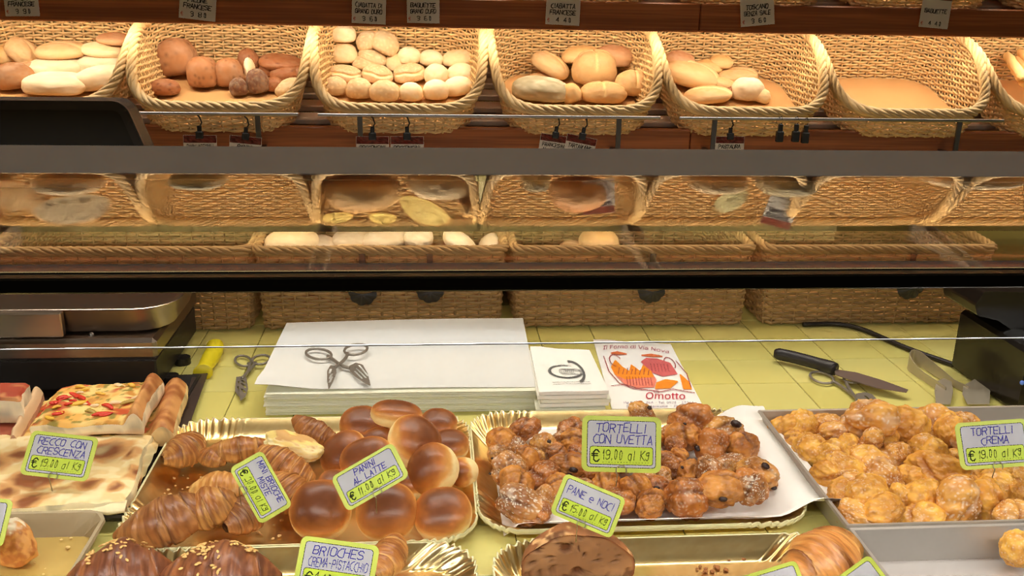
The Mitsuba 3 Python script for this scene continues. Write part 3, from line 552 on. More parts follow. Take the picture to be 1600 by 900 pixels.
RZ = {7: [(858, 690, 9)], 13: [(896, 734, 14), (890, 742, 9)], 21: [(1015, 637, 9)], 25: [(1150, 662, 18), (1140, 684, 12)], 26: [(1090, 700, 13)], 31: [(1196, 728, 15), (1207, 752, 9)], 32: [(1054, 752, 13), (1030, 750, 9)], 34: [(1127, 741, 12)], 43: [(1130, 780, 13)], 35: [(1140, 764, 12)], 20: [(938, 741, 14), (928, 748, 9)], 45: [(1209, 762, 10)], 40: [(1026, 762, 10)], 42: [(1092, 788, 6)], 3: [(770, 716, 6)], 10: [(766, 740, 6)], 15: [(796, 760, 6)], 33: [(1066, 730, 6)], 23: [(1070, 662, 6)], 56: [(1103, 776, 10)]}
def _tu(i):
    return 'raisin dotted dough ball' if i in RZ else 'heavily sugared fried dough ball' if i % 14 % 4 == 2 else 'brown fried dough ball'
heap(TU, D1, CZ+.006, 'dough_ball', 'pastry', 'raisin dough balls on the white paper', 'on the white paper', _tu, ('rearmost row', 'second row', 'third row', 'fourth row', 'fifth row', 'frontmost row'), RZ, (.075, .45, .958, 1.26))
TC = [(1207, 667, 42, 38), (1249, 659, 50, 44), (1280, 650, 46, 36), (1222, 691, 34, 42), (1257, 702, 52, 50), (1298, 683, 52, 34), (1281, 672, 26, 18), (1300, 714, 52, 42), (1360, 655, 66, 54), (1334, 666, 38, 36), (1333, 702, 36, 40), (1362, 690, 34, 32), (1384, 688, 36, 30), (1350, 720, 58, 44), (1394, 714, 46, 40), (1276, 740, 56, 46), (1318, 728, 50, 30),
      (1430, 640, 54, 40), (1406, 667, 70, 56), (1450, 668, 38, 36), (1488, 653, 42, 36), (1482, 676, 38, 50), (1447, 703, 50, 46), (1402, 668, 30, 36), (1463, 736, 68, 50), (1487, 716, 26, 26), (1325, 751, 42, 32), (1293, 773, 56, 46), (1354, 774, 70, 64), (1321, 809, 58, 36), (1384, 801, 62, 42), (1404, 780, 34, 38), (1376, 742, 54, 40), (1443, 777, 54, 48), (1437, 810, 54, 26),
      (1496, 787, 64, 54), (1545, 780, 58, 54), (1560, 757, 50, 28), (1580, 803, 46, 32), (1594, 775, 30, 42), (1590, 743, 30, 36), (1502, 744, 38, 32), (1530, 745, 40, 28), (1565, 742, 28, 26), (1520, 690, 44, 40), (1560, 690, 44, 40), (1540, 716, 42, 34), (1584, 712, 40, 36), (1424, 745, 36, 36)]
heap(TC, D2, CZ+.005, 'dough_ball', 'pastry', 'cream dough balls in the aluminium tray', 'in the aluminium tray', lambda i: ('golden fried dough ball', 'yellow fried dough ball', 'sugar crusted fried dough ball')[i % 12 % 3], ('rearmost row', 'second row', 'third row', 'fourth row', 'frontmost row'), None, (.476, 1.0, .908, 1.19))
P = onz(1592, 858, CZ+.03); k = ppm(P)
put(lab(nk('dough_ball'), 'golden fried pastry alone in the front right tray', 'pastry'), D2[1][0], XF(P, yaw=40, s=(38/k, 34/k, 36/k)))

# ------------------------------------------------------------------ milk buns
def bun(seed, a, b, c, dark=0.):
    p, v, m = blob(seed, (a, b, c), 4, 2.25, .035, 1.4, .006, 5, .55)
    n1 = fbm(hat(v*1.7, seed+2), 1, 3); h = v[:, 2]+(n1-.5)*.55
    col = mixc(lin((244, 220, 160)), lin((222, 164, 88)), sstep(-.02, .24, h+dark*.15)); col = mixc(col, lin((176, 104, 48)), sstep(.14, .55, h+dark*.35)); col = mixc(col, lin((112, 60, 30)), sstep(.42, .98, h+dark*.5))
    n2 = fbm(hat(v*20, seed+5), 1, 1); col = col*(.96+.08*n2)[:, None]
    return shp(m, 'eggwash', col, True)
BUNS = [(620, 648, 80, 46, .062, 0, -8, -15, 0, 'bun with a pale torn side on top of the pile', -2.2), (566, 664, 70, 52, .026, 0, 0, 8, 0, 'dark brown milk bun at the back left of the bun pile', .7), (685, 664, 58, 46, .03, 0, 0, 5, 0, 'dark brown milk bun at the back right of the bun pile', .6), (648, 690, 84, 72, .052, 0, -35, 12, 10, 'big glossy milk bun in the middle of the upper pile', 0.), (702, 696, 60, 46, .03, 0, 0, 0, 0, 'light brown milk bun at the right of the pile, half hidden', .1),
        (538, 709, 78, 58, .03, 0, 28, 15, 0, 'milk bun lying slanted beside the cut croissant', .3), (588, 692, 62, 40, .032, 0, 20, 20, 0, 'milk bun with a pale lower edge, behind the milk bun sign', -1.0), (572, 715, 84, 52, .045, 0, 22, 20, 0, 'milk bun directly behind the top edge of the milk bun sign', .1), (677, 734, 80, 82, .040, 0, 50, 10, 0, 'large shiny milk bun right of the milk bun sign', .45), (724, 738, 44, 56, .028, 0, 70, 20, 0, 'pale milk bun at the right edge of the pile', -1.4),
        (522, 756, 50, 40, .025, 0, 0, 0, 0, 'milk bun half hidden by the left end of the milk bun sign', .4), (501, 797, 94, 88, .035, 0, 0, 25, 0, 'round dark topped milk bun, leftmost of the front row', .55), (604, 799, 94, 84, .034, 0, 0, 25, 0, 'round dark topped milk bun, middle of the front row', .6), (692, 803, 90, 70, .030, 0, 10, 12, 0, 'oval milk bun at the right end of the front row', .15), (640, 756, 54, 50, .022, 0, 0, 0, 0, 'milk bun in the shade behind the front row', .3)]
for i, (u, v, w, h, z, yw, ang, tlt, ty, nme, dk) in enumerate(BUNS):
    P = onz(u, v, CZ+z); k = ppm(P); a = w/2/k; c = h/2/k
    put(lab(nk('milk_bun'), nme, 'bun', 'milk buns in the gold tray'), bun(i, a*1.02, min(a, c*1.25), c*.92), XF(P, yaw=yw, ry=-ang, rx=tlt+14))

# ------------------------------------------------------------------ croissants
def croissant(L, R, bend, nseg, seed, pal, flat=.62, ridge=.085, taper=.62):
    N, M = 110, 30; rng = np.random.default_rng(seed)
    t = np.linspace(0, 1, N+1); th_ = (t-.5)*bend; Rc = L/max(bend, 1e-3)
    C = np.c_[Rc*np.sin(th_), Rc*(1-np.cos(th_))-Rc*(1-math.cos(bend/2))*.5, 0*t]; T_ = np.c_[np.cos(th_), np.sin(th_), 0*t]; B = np.c_[-T_[:, 1], T_[:, 0], 0*t]
    def f(u, v):
        i = np.minimum((u*N).round().astype(int), N); ph = v*2*np.pi
        s = np.abs(u-.5)*nseg + .10*np.sin(ph+1) + .05*np.sin(ph*2+seed); fr = s-np.floor(s)
        r = R*np.sin(np.pi*(.045+.91*u))**taper*(1+ridge*(.55-fr)*sstep(1., .86, np.abs(u-.5)*2))
        q = np.c_[u*9+seed*3.1, np.cos(ph)*1.5, np.sin(ph)*1.5]; fl = fbm(np.c_[s*7+.6*np.sin(ph*2), ph*.8+u*3, u*0+seed], 1, 3, seed+4); r = r*(1+.12*(fbm(q, 1, 3, seed)-.5)*2 + .07*(fl-.5))
        z = np.sin(ph)*r; z = np.where(z < 0, z*flat, z)
        return C[i] + B[i]*(np.cos(ph)*r)[:, None] + np.c_[0*z, 0*z, z], fr, ph
    m = grid(N, M, lambda u, v: f(u, v)[0]); U, V = np.meshgrid(np.linspace(0, 1, N+1), np.linspace(0, 1, M+1), indexing='ij'); _, fr, ph = f(U.ravel(), V.ravel())
    n1 = fbm(m.vertices/R, 1.6, 3, seed); lines = fbm(np.c_[np.abs(U.ravel()-.5)*nseg*7, ph*.9+U.ravel()*4, U.ravel()*0+seed], 1.5, 3, seed+2)
    up = m.vertices[:, 2]/R
    col = mixc(lin(pal[0]), lin(pal[1]), np.clip(sstep(.15, .9, up*.6+n1*.7)*.9, 0, 1)); col = mixc(col, lin(pal[2]), .6*sstep(.22, .03, fr)*sstep(.35, .7, n1+.1)); col = mixc(col, lin(pal[3]), .5*sstep(.72, .98, fr)*sstep(-.3, .3, up))
    col = mixc(col, lin(pal[3]), .32*sstep(.52, .68, lines)); col = mixc(col, lin(pal[2]), .34*sstep(.46, .34, lines))
    return shp(m, 'glazed', col, True)
PC = [((206, 144, 76), (156, 92, 44), (104, 58, 30), (224, 172, 100)), ((176, 112, 60), (124, 74, 40), (82, 46, 26), (196, 140, 82)), ((224, 172, 92), (192, 128, 64), (142, 84, 42), (238, 204, 130)), ((150, 88, 50), (108, 62, 42), (76, 42, 30), (176, 112, 66))]
# pixel centre, length px, thickness px, height above the counter, yaw, bend, segments, lean, tilt, palette, label
CR = [(284, 703, 84, 56, .030, 70, 1.3, 4, 0, 15, 0, 'glazed croissant in the rear left corner of the tray'), (330, 716, 50, 34, .022, -20, .5, 3, -10, 0, 0, 'short glazed croissant tip beside the rear left croissant'), (374, 704, 100, 46, .026, 12, .5, 4, 0, 0, 0, 'shiny knotted croissant at the back, behind the slanted sign'),
      (494, 676, 84, 42, .034, -25, .5, 6, -22, 10, 1, 'brown ridged croissant at the back beside the dark bun'), (345, 766, 88, 60, .034, 0, .25, 2, 0, 15, 2, 'pale golden rounded croissant left of the slanted sign'), (264, 813, 168, 86, .032, 12, 1.1, 5, 15, 0, 1, 'big dark croissant at the front left corner of the tray'),
      (330, 795, 80, 72, .042, 10, .4, 3, 20, 10, 0, 'flaky croissant half with pale layers behind the big dark one'), (380, 808, 74, 66, .030, 62, .7, 6, 0, 0, 1, 'ridged croissant below the slanted sign'), (447, 728, 98, 54, .038, -22, .5, 7, -24, 10, 0, 'ridged croissant right of the slanted sign'), (452, 770, 78, 66, .030, -30, .5, 6, -30, 10, 0, 'ridged croissant between the slanted sign and the round bun'), (420, 745, 60, 44, .022, 20, .4, 4, 0, 0, 1, 'croissant hidden behind the slanted sign')]
for i, (u, v, Lp, Tp, z, yw, bend, ns, ang, tl, pc, nme) in enumerate(CR):
    P = onz(u, v, CZ+z); k = ppm(P)
    put(lab(nk('croissant'), nme, 'croissant', 'croissants in the gold tray'), croissant(Lp/k*1.05, Tp/2/k, bend, ns, i, PC[pc], taper=.95 if i == 5 else .66), XF(P, yaw=yw, ry=-ang, rx=tl))
P = onz(458, 697, CZ+.045); k = ppm(P)
p_, v_, m_ = blob(9, (45/k, 20/k, 20/k), 4, 2.4, .22, 1.9, .05, 5, .9); n_ = fbm(hat(v_*3, 2), 1, 3)
put(lab(nk('croissant'), 'torn croissant showing its pale yellow inside, in front of the dark bun', 'croissant'), shp(m_, 'crust', mixc(mixc(lin((240, 214, 132)), lin((250, 236, 180)), sstep(.4, .6, n_)), lin((206, 146, 70)), .8*sstep(.55, .95, v_[:, 2]+(n_-.5)*1.6)), True), XF(P, yaw=-10, ry=14))
# dark sesame pastries, front
def seeded_pastry(label, u, v, Lp, Tp, z, yaw, seed, nseeds, pal=PC[3], bend=.35, nseg=3):
    P = onz(u, v, CZ+z); k = ppm(P); L, R = Lp/k, Tp/2/k
    t = lab(nk('sesame_croissant'), label, 'croissant', 'sesame croissants at the front'); M = XF(P, yaw=yaw, rx=8)
    put(t+'__body', croissant(L, R, bend, nseg, seed, pal, ridge=.10, taper=.75), M)
    rng = np.random.default_rng(seed); ms = []
    sd = _ico[2] if False else trimesh.creation.icosphere(subdivisions=1)
    for q in range(nseeds):
        w = rng.uniform(.2, .8); ph = rng.normal(math.pi/2-.35, .5); cl = fbm(np.array([[w*6, ph*2, seed]]), 1, 2)[0]
        if cl < .46: continue
        th_ = (w-.5)*bend; Rc = L/bend; c = np.array([Rc*math.sin(th_), Rc*(1-math.cos(th_))-Rc*(1-math.cos(bend/2))*.5, 0]); b = np.array([-math.sin(th_), math.cos(th_), 0])
        r = R*math.sin(math.pi*(.045+.91*w))**.75*1.06
        m = sd.copy(); m.vertices *= (.0026, .0014, .0009); m.apply_transform(trimesh.transformations.rotation_matrix(rng.uniform(0, 6.3), [0, 0, 1])); m.apply_transform(trimesh.transformations.rotation_matrix(ph-math.pi/2, [1, 0, 0])); m.apply_translation(c + b*math.cos(ph)*r + np.array([0, 0, math.sin(ph)*r])); ms.append(m)
    part(t, 'sesame_seeds', shp(cat(ms), 'satin', (214, 172, 104), True), M, label='scattered pale sesame seeds', kind='stuff')
seeded_pastry('dark sesame croissant at the left front, nearest the gold lined tray', 190, 905, 160, 120, .028, 8, 31, 130)
seeded_pastry('dark peaked sesame croissant right of the other sesame one', 345, 912, 190, 130, .03, -4, 32, 220)
P = onz(604, 872, CZ+.03); k = ppm(P)
put(lab(nk('croissant'), 'light brown flaky croissant behind the pistachio sign', 'croissant'), croissant(110/k, 27/k, .4, 4, 41, PC[0], taper=.5), XF(P, yaw=72, ry=0, rx=10))
P = onz(1282, 880, CZ+.03); k = ppm(P)
put(lab(nk('croissant'), 'golden glazed croissant with a dark brown stripe at the front right', 'croissant'), croissant(140/k, 52/k, .5, 3, 43, ((226, 170, 96), (190, 118, 56), (96, 52, 34), (232, 186, 116)), ridge=.2, taper=.5), XF(P, yaw=35, ry=-12, rx=10))

# ------------------------------------------------------------------ pizza, focaccia, walnut loaf
def slab(label, base, corners, zt, zb, top, sidec, crust=None, seed=0, bump=.004, cat_='pizza slice', toppings=(), n=54, group=None, zc=None):
    """A cut slab with four corners (back left, back right, front right, front left); top(P01) gives its colours; crust: side (0..3) with a raised edge."""
    Cn = [np.asarray(c, float) for c in corners]
    def f(u, v):
        p = (1-v)[:, None]*((1-u)[:, None]*Cn[3][:2]+u[:, None]*Cn[2][:2]) + v[:, None]*((1-u)[:, None]*Cn[0][:2]+u[:, None]*Cn[1][:2])
        e = np.minimum(np.minimum(u, 1-u), np.minimum(v, 1-v))
        w = fbm(np.c_[u*3, v*3, u*0+seed], 1, 2)-.5
        p = p + np.c_[w, -w]*.010*sstep(.12, 0, e)[:, None]
        z = zt + bump*2*(fbm(np.c_[p*26, u*0+seed], 1, 3)-.5) - .004*sstep(.05, 0, e)
        if crust == 'right': z = z + .016*np.sin(np.pi*np.clip((u-.84)/.18, 0, 1))
        if zc is not None: z = z + zc*(1-v)
        return np.c_[p, z]
    g = grid(n, n, f); U, V = [a.ravel() for a in np.meshgrid(np.linspace(0, 1, n+1), np.linspace(0, 1, n+1), indexing='ij')]
    t = lab(nk(base), label, cat_, group)
    part(t, 'top', shp(g, 'crust', top(U, V, g.vertices), True))
    k = n+1; bi = np.r_[np.arange(n)*k, n*k+np.arange(n), (n-np.arange(n))*k+n, n-np.arange(n)]
    R = g.vertices[bi]; m = len(R); Ld = [R]
    c = R.mean(0)
    for q in (.25, .6, 1.): Ld.append(np.c_[R[:, :2] + (R[:, :2]-c[:2])*(.02*math.sin(q*3)) + .0015*(fbm(R*60+q*9, 1, 1, seed)-.5)[:, None], R[:, 2]*(1-q)+zb*q])
    VV = np.concatenate(Ld); i = np.arange(m); Fs = []
    for q in range(3):
        A = q*m+i; B = q*m+(i+1) % m; Fs += [np.stack([A, A+m, B+m], 1), np.stack([A, B+m, B], 1)]
    nz = fbm(VV, 60, 3, seed)
    cs = mixc(lin(sidec), lin(np.array(sidec)*.8), sstep(.4, .7, nz)); cs = mixc(cs, lin((190, 130, 70)), np.r_[np.zeros(3*m), np.ones(m)]*.6)
    part(t, 'side', shp(trimesh.Trimesh(VV, np.vstack(Fs), process=False), 'matte', cs, True), label='pale cut side')
    rng = np.random.default_rng(seed+50)
    for nm, count, size, colr in toppings:
        for q in range(count):
            u, v = rng.uniform(.08, .86), rng.uniform(.08, .92); P = f(np.array([u]), np.array([v]))[0]
            a = rng.uniform(.6, 1.2)*size; ln = rng.uniform(.8, 2.0)
            x = np.linspace(-1, 1, 7); ben = rng.uniform(-.5, .5)
            mm = tube(np.c_[x*a*ln, ben*a*x**2, .003+.0018*np.cos(x*2.5+q)], a*.62*np.r_[.4, .85, 1, 1, .95, .8, .35], 8, flat=1.0); mm.vertices[:, 2] *= .5
            part(t, nm, shp(mm, 'satin', colr, True), XF(P, yaw=rng.uniform(-50, 50)))
    return t
def pizza_col(U, V, P):
    n = fbm(np.c_[P[:, :2]*38, P[:, 2]*0], 1, 3, 3); n2 = fbm(np.c_[P[:, :2]*60, P[:, 2]*0+9], 1, 3, 5); n3 = fbm(np.c_[P[:, :2]*150, P[:, 2]*0+2], 1, 1, 6)
    c = mixc(lin((236, 206, 130)), lin((226, 172, 86)), sstep(.35, .65, n)); c = mixc(c, lin((198, 138, 60)), sstep(.58, .72, n2)); c = mixc(c, lin((188, 66, 34)), .9*sstep(.56, .62, fbm(np.c_[P[:, 0]*20, P[:, 1]*46, P[:, 2]*0+4], 1, 3, 8)))
    c = mixc(c, lin((120, 116, 46)), .8*sstep(.70, .78, n3)); cr = mixc(lin((214, 156, 96)), lin((158, 94, 50)), sstep(.35, .7, fbm(np.c_[P[:, :2]*45, P[:, 2]*30], 1, 3, 14))); k = sstep(.82, .88, U)[:, None]; return c*(1-k)+cr*k
def red_col(U, V, P):
    n = fbm(np.c_[P[:, :2]*34, P[:, 2]*0], 1, 3, 2); return mixc(lin((164, 66, 44)), lin((206, 144, 92)), sstep(.42, .7, n))
def ham_col(U, V, P):
    n = fbm(np.c_[P[:, :2]*40, P[:, 2]*0], 1, 3, 12); c = mixc(lin((150, 70, 48)), lin((178, 104, 74)), sstep(.4, .7, n)); return mixc(c, lin((224, 190, 150)), sstep(.80, .92, U))
def Q(z, *pts): return [onz(u, v, z) for u, v in pts]
slab('lower pizza with a thick brown crust, half covered by the pepper pizza slice', 'pizza_slice', Q(.932, (70, 622), (292, 601), (268, 676), (20, 684)), .930, .914, pizza_col, (226, 196, 140), 'right', 3, toppings=(('pepper_strip', 8, .006, (206, 66, 30)), ('yellow_pepper', 6, .006, (224, 166, 50))))
slab('top pizza slice with red and yellow peppers and a white cut edge', 'pizza_slice', Q(.960, (92, 598), (252, 590), (222, 655), (47, 657)), .956, .938, pizza_col, (240, 222, 184), 'right', 4, .006, toppings=(('pepper_strip', 13, .006, (204, 52, 28)), ('yellow_pepper', 8, .007, (226, 178, 60)), ('onion', 6, .007, (236, 204, 158)), ('mushroom', 5, .006, (170, 140, 62))))
slab('lower pizza with a reddish floured topping on the left of the pepper slice', 'pizza_slice', Q(.935, (-60, 632), (68, 613), (26, 688), (-60, 694)), .932, .914, ham_col, (200, 150, 120), 'right', 5)
slab('thick tomato focaccia piece stacked at the left edge of the picture', 'pizza_slice', Q(.972, (-70, 600), (44, 596), (30, 622), (-70, 628)), .972, .936, red_col, (240, 226, 196), None, 6, .002)
_FB = [(165, 700, 34, 15, 1.), (34, 708, 22, 10, .9), (58, 744, 40, 14, 1.), (62, 735, 18, 10, 1.2), (208, 706, 10, 10, .8), (211, 734, 15, 9, .9), (138, 755, 24, 8, .8), (184, 757, 10, 5, .8), (46, 776, 30, 9, .9), (8, 766, 18, 9, .9), (30, 750, 22, 6, .5), (198, 690, 14, 6, .5), (232, 742, 12, 10, .7), (222, 768, 9, 6, .5), (100, 762, 26, 5, .4), (120, 690, 16, 6, .4), (246, 706, 7, 7, .7), (-30, 720, 40, 14, 1.), (-20, 770, 30, 10, .8)]
def foc_col(U, V, P):
    n3 = fbm(np.c_[P[:, :2]*90, P[:, 2]*0+3], 1, 2, 23); c = mixc(lin((242, 222, 172)), lin((232, 204, 146)), sstep(.35, .65, n3))
    w = np.c_[fbm(np.c_[P[:, :2]*45, P[:, 2]*0+1], 1, 3, 31)-.5, fbm(np.c_[P[:, :2]*45, P[:, 2]*0+7], 1, 3, 32)-.5]*.022; q = P[:, :2]+w; k = np.zeros(len(P))
    for u, v, ru, rv, dk in _FB:
        c0 = onz(u, v, .938); kk_ = ppm(c0); d2 = ((q[:, 0]-c0[0])*kk_/ru)**2+((q[:, 1]-c0[1])*kk_*.45/rv)**2; k = np.maximum(k, dk*np.exp(-d2*.75))
    c = mixc(c, lin((206, 150, 90)), .9*sstep(.2, .45, k)); c = mixc(c, lin((134, 74, 40)), .95*sstep(.45, .85, k)); return mixc(c, lin((212, 206, 160)), .5*sstep(.60, .68, fbm(np.c_[P[:, :2]*20, P[:, 2]*0+8], 1, 2, 29)))
fz = slab('flat white focaccia sheet with brown baked blotches behind the cheese focaccia sign', 'focaccia', Q(.938, (-80, 676), (234, 672), (198, 778), (-80, 790)), .936, .918, foc_col, (240, 224, 178), None, 7, .0055, 'focaccia', n=110)
def foc2(u, v):
    P0, P1 = onz(238, 678, .930), onz(196, 792, .922); P2, P3 = onz(258, 675, .918), onz(203, 792, .912)
    return ((1-v)[:, None]*((1-u)[:, None]*P0+u[:, None]*P1) + v[:, None]*((1-u)[:, None]*P2+u[:, None]*P3)) + np.c_[u*0, u*0, .003*np.sin(u*40)*fbm(np.c_[u*9, v*3, u*0], 1)]
g = grid(40, 8, foc2); part(fz, 'folded_edge', shp(g, 'crust', foc_col(None, None, g.vertices), True), label='folded pale edge hanging down on the right')
def lip(u, v):
    P0, P1 = onz(-60, 793, .93), onz(199, 783, .93); z = .020*sstep(0, 1, v)
    p = (1-u)[:, None]*P0+u[:, None]*P1; return np.c_[p[:, 0], p[:, 1]-.012*np.sin(v*np.pi)*(.6+.8*fbm(np.c_[u*9, v*0, u*0], 1)), CZ+.014+v*.018+.004*(fbm(np.c_[u*11, v, u*0+4], 1)-.5)]
g = grid(60, 8, lip); part(fz, 'front_fold', shp(g, 'crust', mixc(lin((244, 228, 184)), lin((226, 190, 130)), sstep(.5, .7, fbm(g.vertices, 40, 2))), True), label='pale folded front edge')
P = onz(22, 848, CZ+.03); k = ppm(P)
p_, v_, m_ = blob(51, (34/k, 24/k, 40/k), 4, 2.3, .2, 1.8, .05, 5, .9); n_ = fbm(hat(v_*3, 2), 1, 3)
put(lab('flaky_pastry', 'torn flaky pastry in the gold lined tray at the left edge', 'pastry'), shp(m_, 'crust', mixc(mixc(lin((222, 160, 90)), lin((188, 116, 58)), sstep(.4, .65, n_)), lin((240, 226, 196)), sstep(.55, .8, v_[:, 2]+.4*v_[:, 0]+n_-.7)), True), XF(P, yaw=-20, ry=-30))
# walnut loaf: half loaf, cut face to the customer
a0, a1 = onz(813, 900, CZ+.012), onz(985, 900, CZ+.012); Wl = np.linalg.norm(a1-a0); cxl = (a0+a1)/2; kk = ppm(cxl); Hl = 64/kk
nn = 56; th_ = np.arange(nn+1)/nn*np.pi; ex = np.c_[np.cos(th_)*Wl/2*(1+.03*np.sin(th_*5)), np.abs(np.sin(th_))**.8*Hl*(1+.03*np.sin(th_*7+1))]
ex = np.vstack([ex, np.c_[np.linspace(-1, 1, 14)[1:-1]*Wl/2, np.full(12, -.022)]]); nn = len(ex)
def wl(u, v):
    i = (u*nn).round().astype(int) % nn; k = np.sqrt(np.clip(1-(v*.97)**2.4, 0, 1)); r = 1+.05*(fbm(np.c_[ex[i]*60, v*3], 1, 3)-.5)
    return np.c_[ex[i, 0]*k*r, v*.05-.012*np.abs(ex[i, 0])/Wl, ex[i, 1]*(.35+.65*k)*r]
t = thing('walnut_loaf', 'half loaf of dark walnut bread, cut face to the front, under its sign', 'bread')
M = XF((cxl[0], cxl[1]-.010, CZ+.026), yaw=-2); g = grid(nn, 16, wl); nz = fbm(g.vertices, 45, 3, 4)
part(t, 'crust', shp(g, 'crust', mixc(mixc(lin((158, 102, 62)), lin((108, 68, 42)), sstep(.4, .65, nz)), lin((214, 168, 116)), sstep(.64, .74, fbm(g.vertices, 110, 2, 5))), True), M)
R = 16; V = np.vstack([[0, .2*Hl]] + [ex*(q/R)+np.array([0, .2*Hl])*(1-q/R) for q in range(1, R+1)]); Fs = [[0, 1+j, 1+(j+1) % nn] for j in range(nn)]
for q in range(R-1):
    for j in range(nn): A, B = 1+q*nn+j, 1+q*nn+(j+1) % nn; Fs += [[A, A+nn, B+nn], [A, B+nn, B]]
V3 = np.c_[V[:, 0], -.001-.012*np.abs(V[:, 0])/Wl, V[:, 1]]; h1 = fbm(V3, 70, 2, 8); h2 = fbm(V3, 150, 2, 9); hol = np.maximum(sstep(.60, .68, h1), sstep(.66, .74, h2)*.7); V3[:, 1] += .004*hol
cw = mixc(mixc(lin((156, 116, 82)), lin((128, 92, 64)), sstep(.35, .65, fbm(V3, 30, 3, 10))), lin((84, 48, 28)), hol); eg = np.r_[0, np.repeat(np.arange(1, R+1)/R, nn)]; cw = mixc(cw, lin((120, 70, 38)), sstep(.93, .99, eg))
part(t, 'crumb', shp(trimesh.Trimesh(V3, Fs, process=False), 'matte', cw, True), M, label='brown cut face with holes and walnut bits')

def crumbs(label, spots, z, seed, col):
    rng = np.random.default_rng(seed); ms = []
    for u, v, n, sp in spots:
        for q in range(n):
            P = onz(u+rng.normal(0, sp), v+rng.normal(0, sp*.5), z); m = trimesh.creation.icosphere(subdivisions=1); m.vertices = m.vertices*(1+.5*(fbm(m.vertices*3+q, 1, 1)-.5))[:, None]*rng.uniform(.0008, .0026)*[1.2, 1, .6]; m.apply_translation(P+[0, 0, .001]); ms.append(m)
    k = lab(nk('pastry_crumbs'), label, 'crumbs', kind='stuff'); put(k, shp(cat(ms), 'matte', col, True))
crumbs('pale crumbs scattered on the gold tray left of the croissants', ((275, 745, 9, 12), (270, 775, 8, 16), (310, 762, 6, 10), (255, 760, 5, 14), (410, 830, 9, 22)), CZ+.002, 3, (226, 188, 128))
crumbs('few brown crumbs on the empty gold tray at the front', ((1130, 888, 6, 14), (1105, 893, 6, 8), (1090, 888, 2, 4)), CZ+.002, 4, (150, 96, 56))
crumbs('few pale crumbs in the gold lined tray at the front left', ((142, 830, 3, 5), (120, 845, 4, 14), (60, 890, 3, 20)), CZ+.004, 5, (232, 206, 140))
# ------------------------------------------------------------------ price signs
LIME, LIME2, INK, BLUE, CARD = (188, 200, 82), (180, 200, 56), (38, 42, 28), (54, 50, 140), (182, 182, 190)
def ringpoly(w, h, r, lw): p = rrect(w, h, r); return p.difference(p.buffer(-lw))
def sign(label, u, v, wpx, ang, z, tilt, lines, price, hp=.70, seed=0, clip=.0, yaw=0, group='lime bordered price signs', ink=BLUE, Wm=None, clip_side=False):
    """A lime bordered card with handwriting, held by a bent wire; its place is a point above the counter, its height z."""
    P = onz(u, v, z); W = wpx/ppm(P); H = W*hp
    ca, sa = math.cos(math.radians(ang)), math.sin(math.radians(ang)); x = RGT*ca+UPV*sa; y = -RGT*sa+UPV*ca; n = -FWD
    ct_, st_ = math.cos(math.radians(tilt)), math.sin(math.radians(tilt)); upg = UPV
    cy_, sy_ = math.cos(math.radians(yaw)), math.sin(math.radians(yaw)); x, n = x*cy_-n*sy_, n*cy_+x*sy_
    y, n = y*ct_-n*st_, n*ct_+y*st_
    M = basis(P, x, y, n); t = lab(nk('price_sign'), label, 'price sign', group)
    part(t, 'card', shp(ext(rrect(W, H, W*.085), .0008, -.0008), 'satin', LIME), M, label='lime green card')
    part(t, 'panel', shp(ext(rrect(W*.86, H*.83, W*.04), .00012, .00002), 'paper', CARD), M, label='pale grey writing field')
    bh = H*.33; by = -H*.83/2+bh/2+H*.045
    part(t, 'price_field', shp(ext(affinity.translate(rrect(W*.80, bh, W*.035), 0, by), .00012, .00022), 'satin', LIME2), M, label='lime field for the price')
    o = cat([ext(ringpoly(W*.87, H*.84, W*.045, W*.007), .0001, .0003), ext(affinity.translate(ringpoly(W*.80, bh, W*.035, W*.007), 0, by), .0001, .0004)])
    part(t, 'outline', shp(o, 'satin', INK), M, label='dark printed outlines')
    ms = []; L = len(lines); hh = H*(.15 if L > 1 else .17); y0 = H*.415-H*.05
    for q, tx in enumerate(lines): ms.append(text(tx, hh, W*.011, cx=W*(.02 if q else 0), y=y0-hh-(hh*1.38)*q-(H*.10 if L == 1 else 0), z=.0006, width=W*.76, jit=.05, seed=seed+q, slant=.12))
    if ms: part(t, 'lettering', shp(cat(ms), 'paper', ink), M, label='blue handwriting')
    pm = [text('€', bh*.62, W*.015, x=-W*.37, y=by-bh*.33, z=.0006)]
    if price: pm.append(text(price, bh*.5, W*.0095, x=-W*.235, y=by-bh*.22, z=.0006, width=W*.60, jit=.05, seed=seed+9, slant=.15))
    for q in range(16): pm.append(trimesh.creation.box((W*.010, W*.007, .0001), T4_np(-W*.23+q*W*.038, by-bh*.36, .0006)))
    part(t, 'price', shp(cat(pm), 'paper', (30, 34, 22)), M, label='dark price figures and dotted line')
    a = np.linspace(-.6, 2*np.pi-2.5, 22); rr = W*.065; cx0, cy0 = W*clip, -H*.5+rr*.35
    wire = np.c_[cx0+rr*np.cos(a), cy0+rr*np.sin(a), np.full(22, .0016)]
    part(t, 'wire_clip', shp(tube(wire, W*.007, 6), 'steel', (170, 165, 140), True), M, label='bent wire clip')
    dn = np.array([-x[2]*0, 0, -1.])
    b0 = P + x*(cx0-rr*.7) + y*(cy0-rr*.6) + n*.001; zz = max(CZ+.004, b0[2]-.022)
    part(t, 'wire_stem', shp(tube(np.linspace(b0, [b0[0], b0[1]+.004, zz], 5), W*.007, 6), 'steel', (170, 165, 140), True))
    return t
def T4_np(x, y, z): m = np.eye(4); m[:3, 3] = (x, y, z); return m
sign('cheese focaccia price sign standing on the flat white focaccia', 93, 712, 106, -6.5, .975, 22, ['RECCO CON', 'CRESCENZA'], '19.00 al Kg', seed=1, hp=.66)
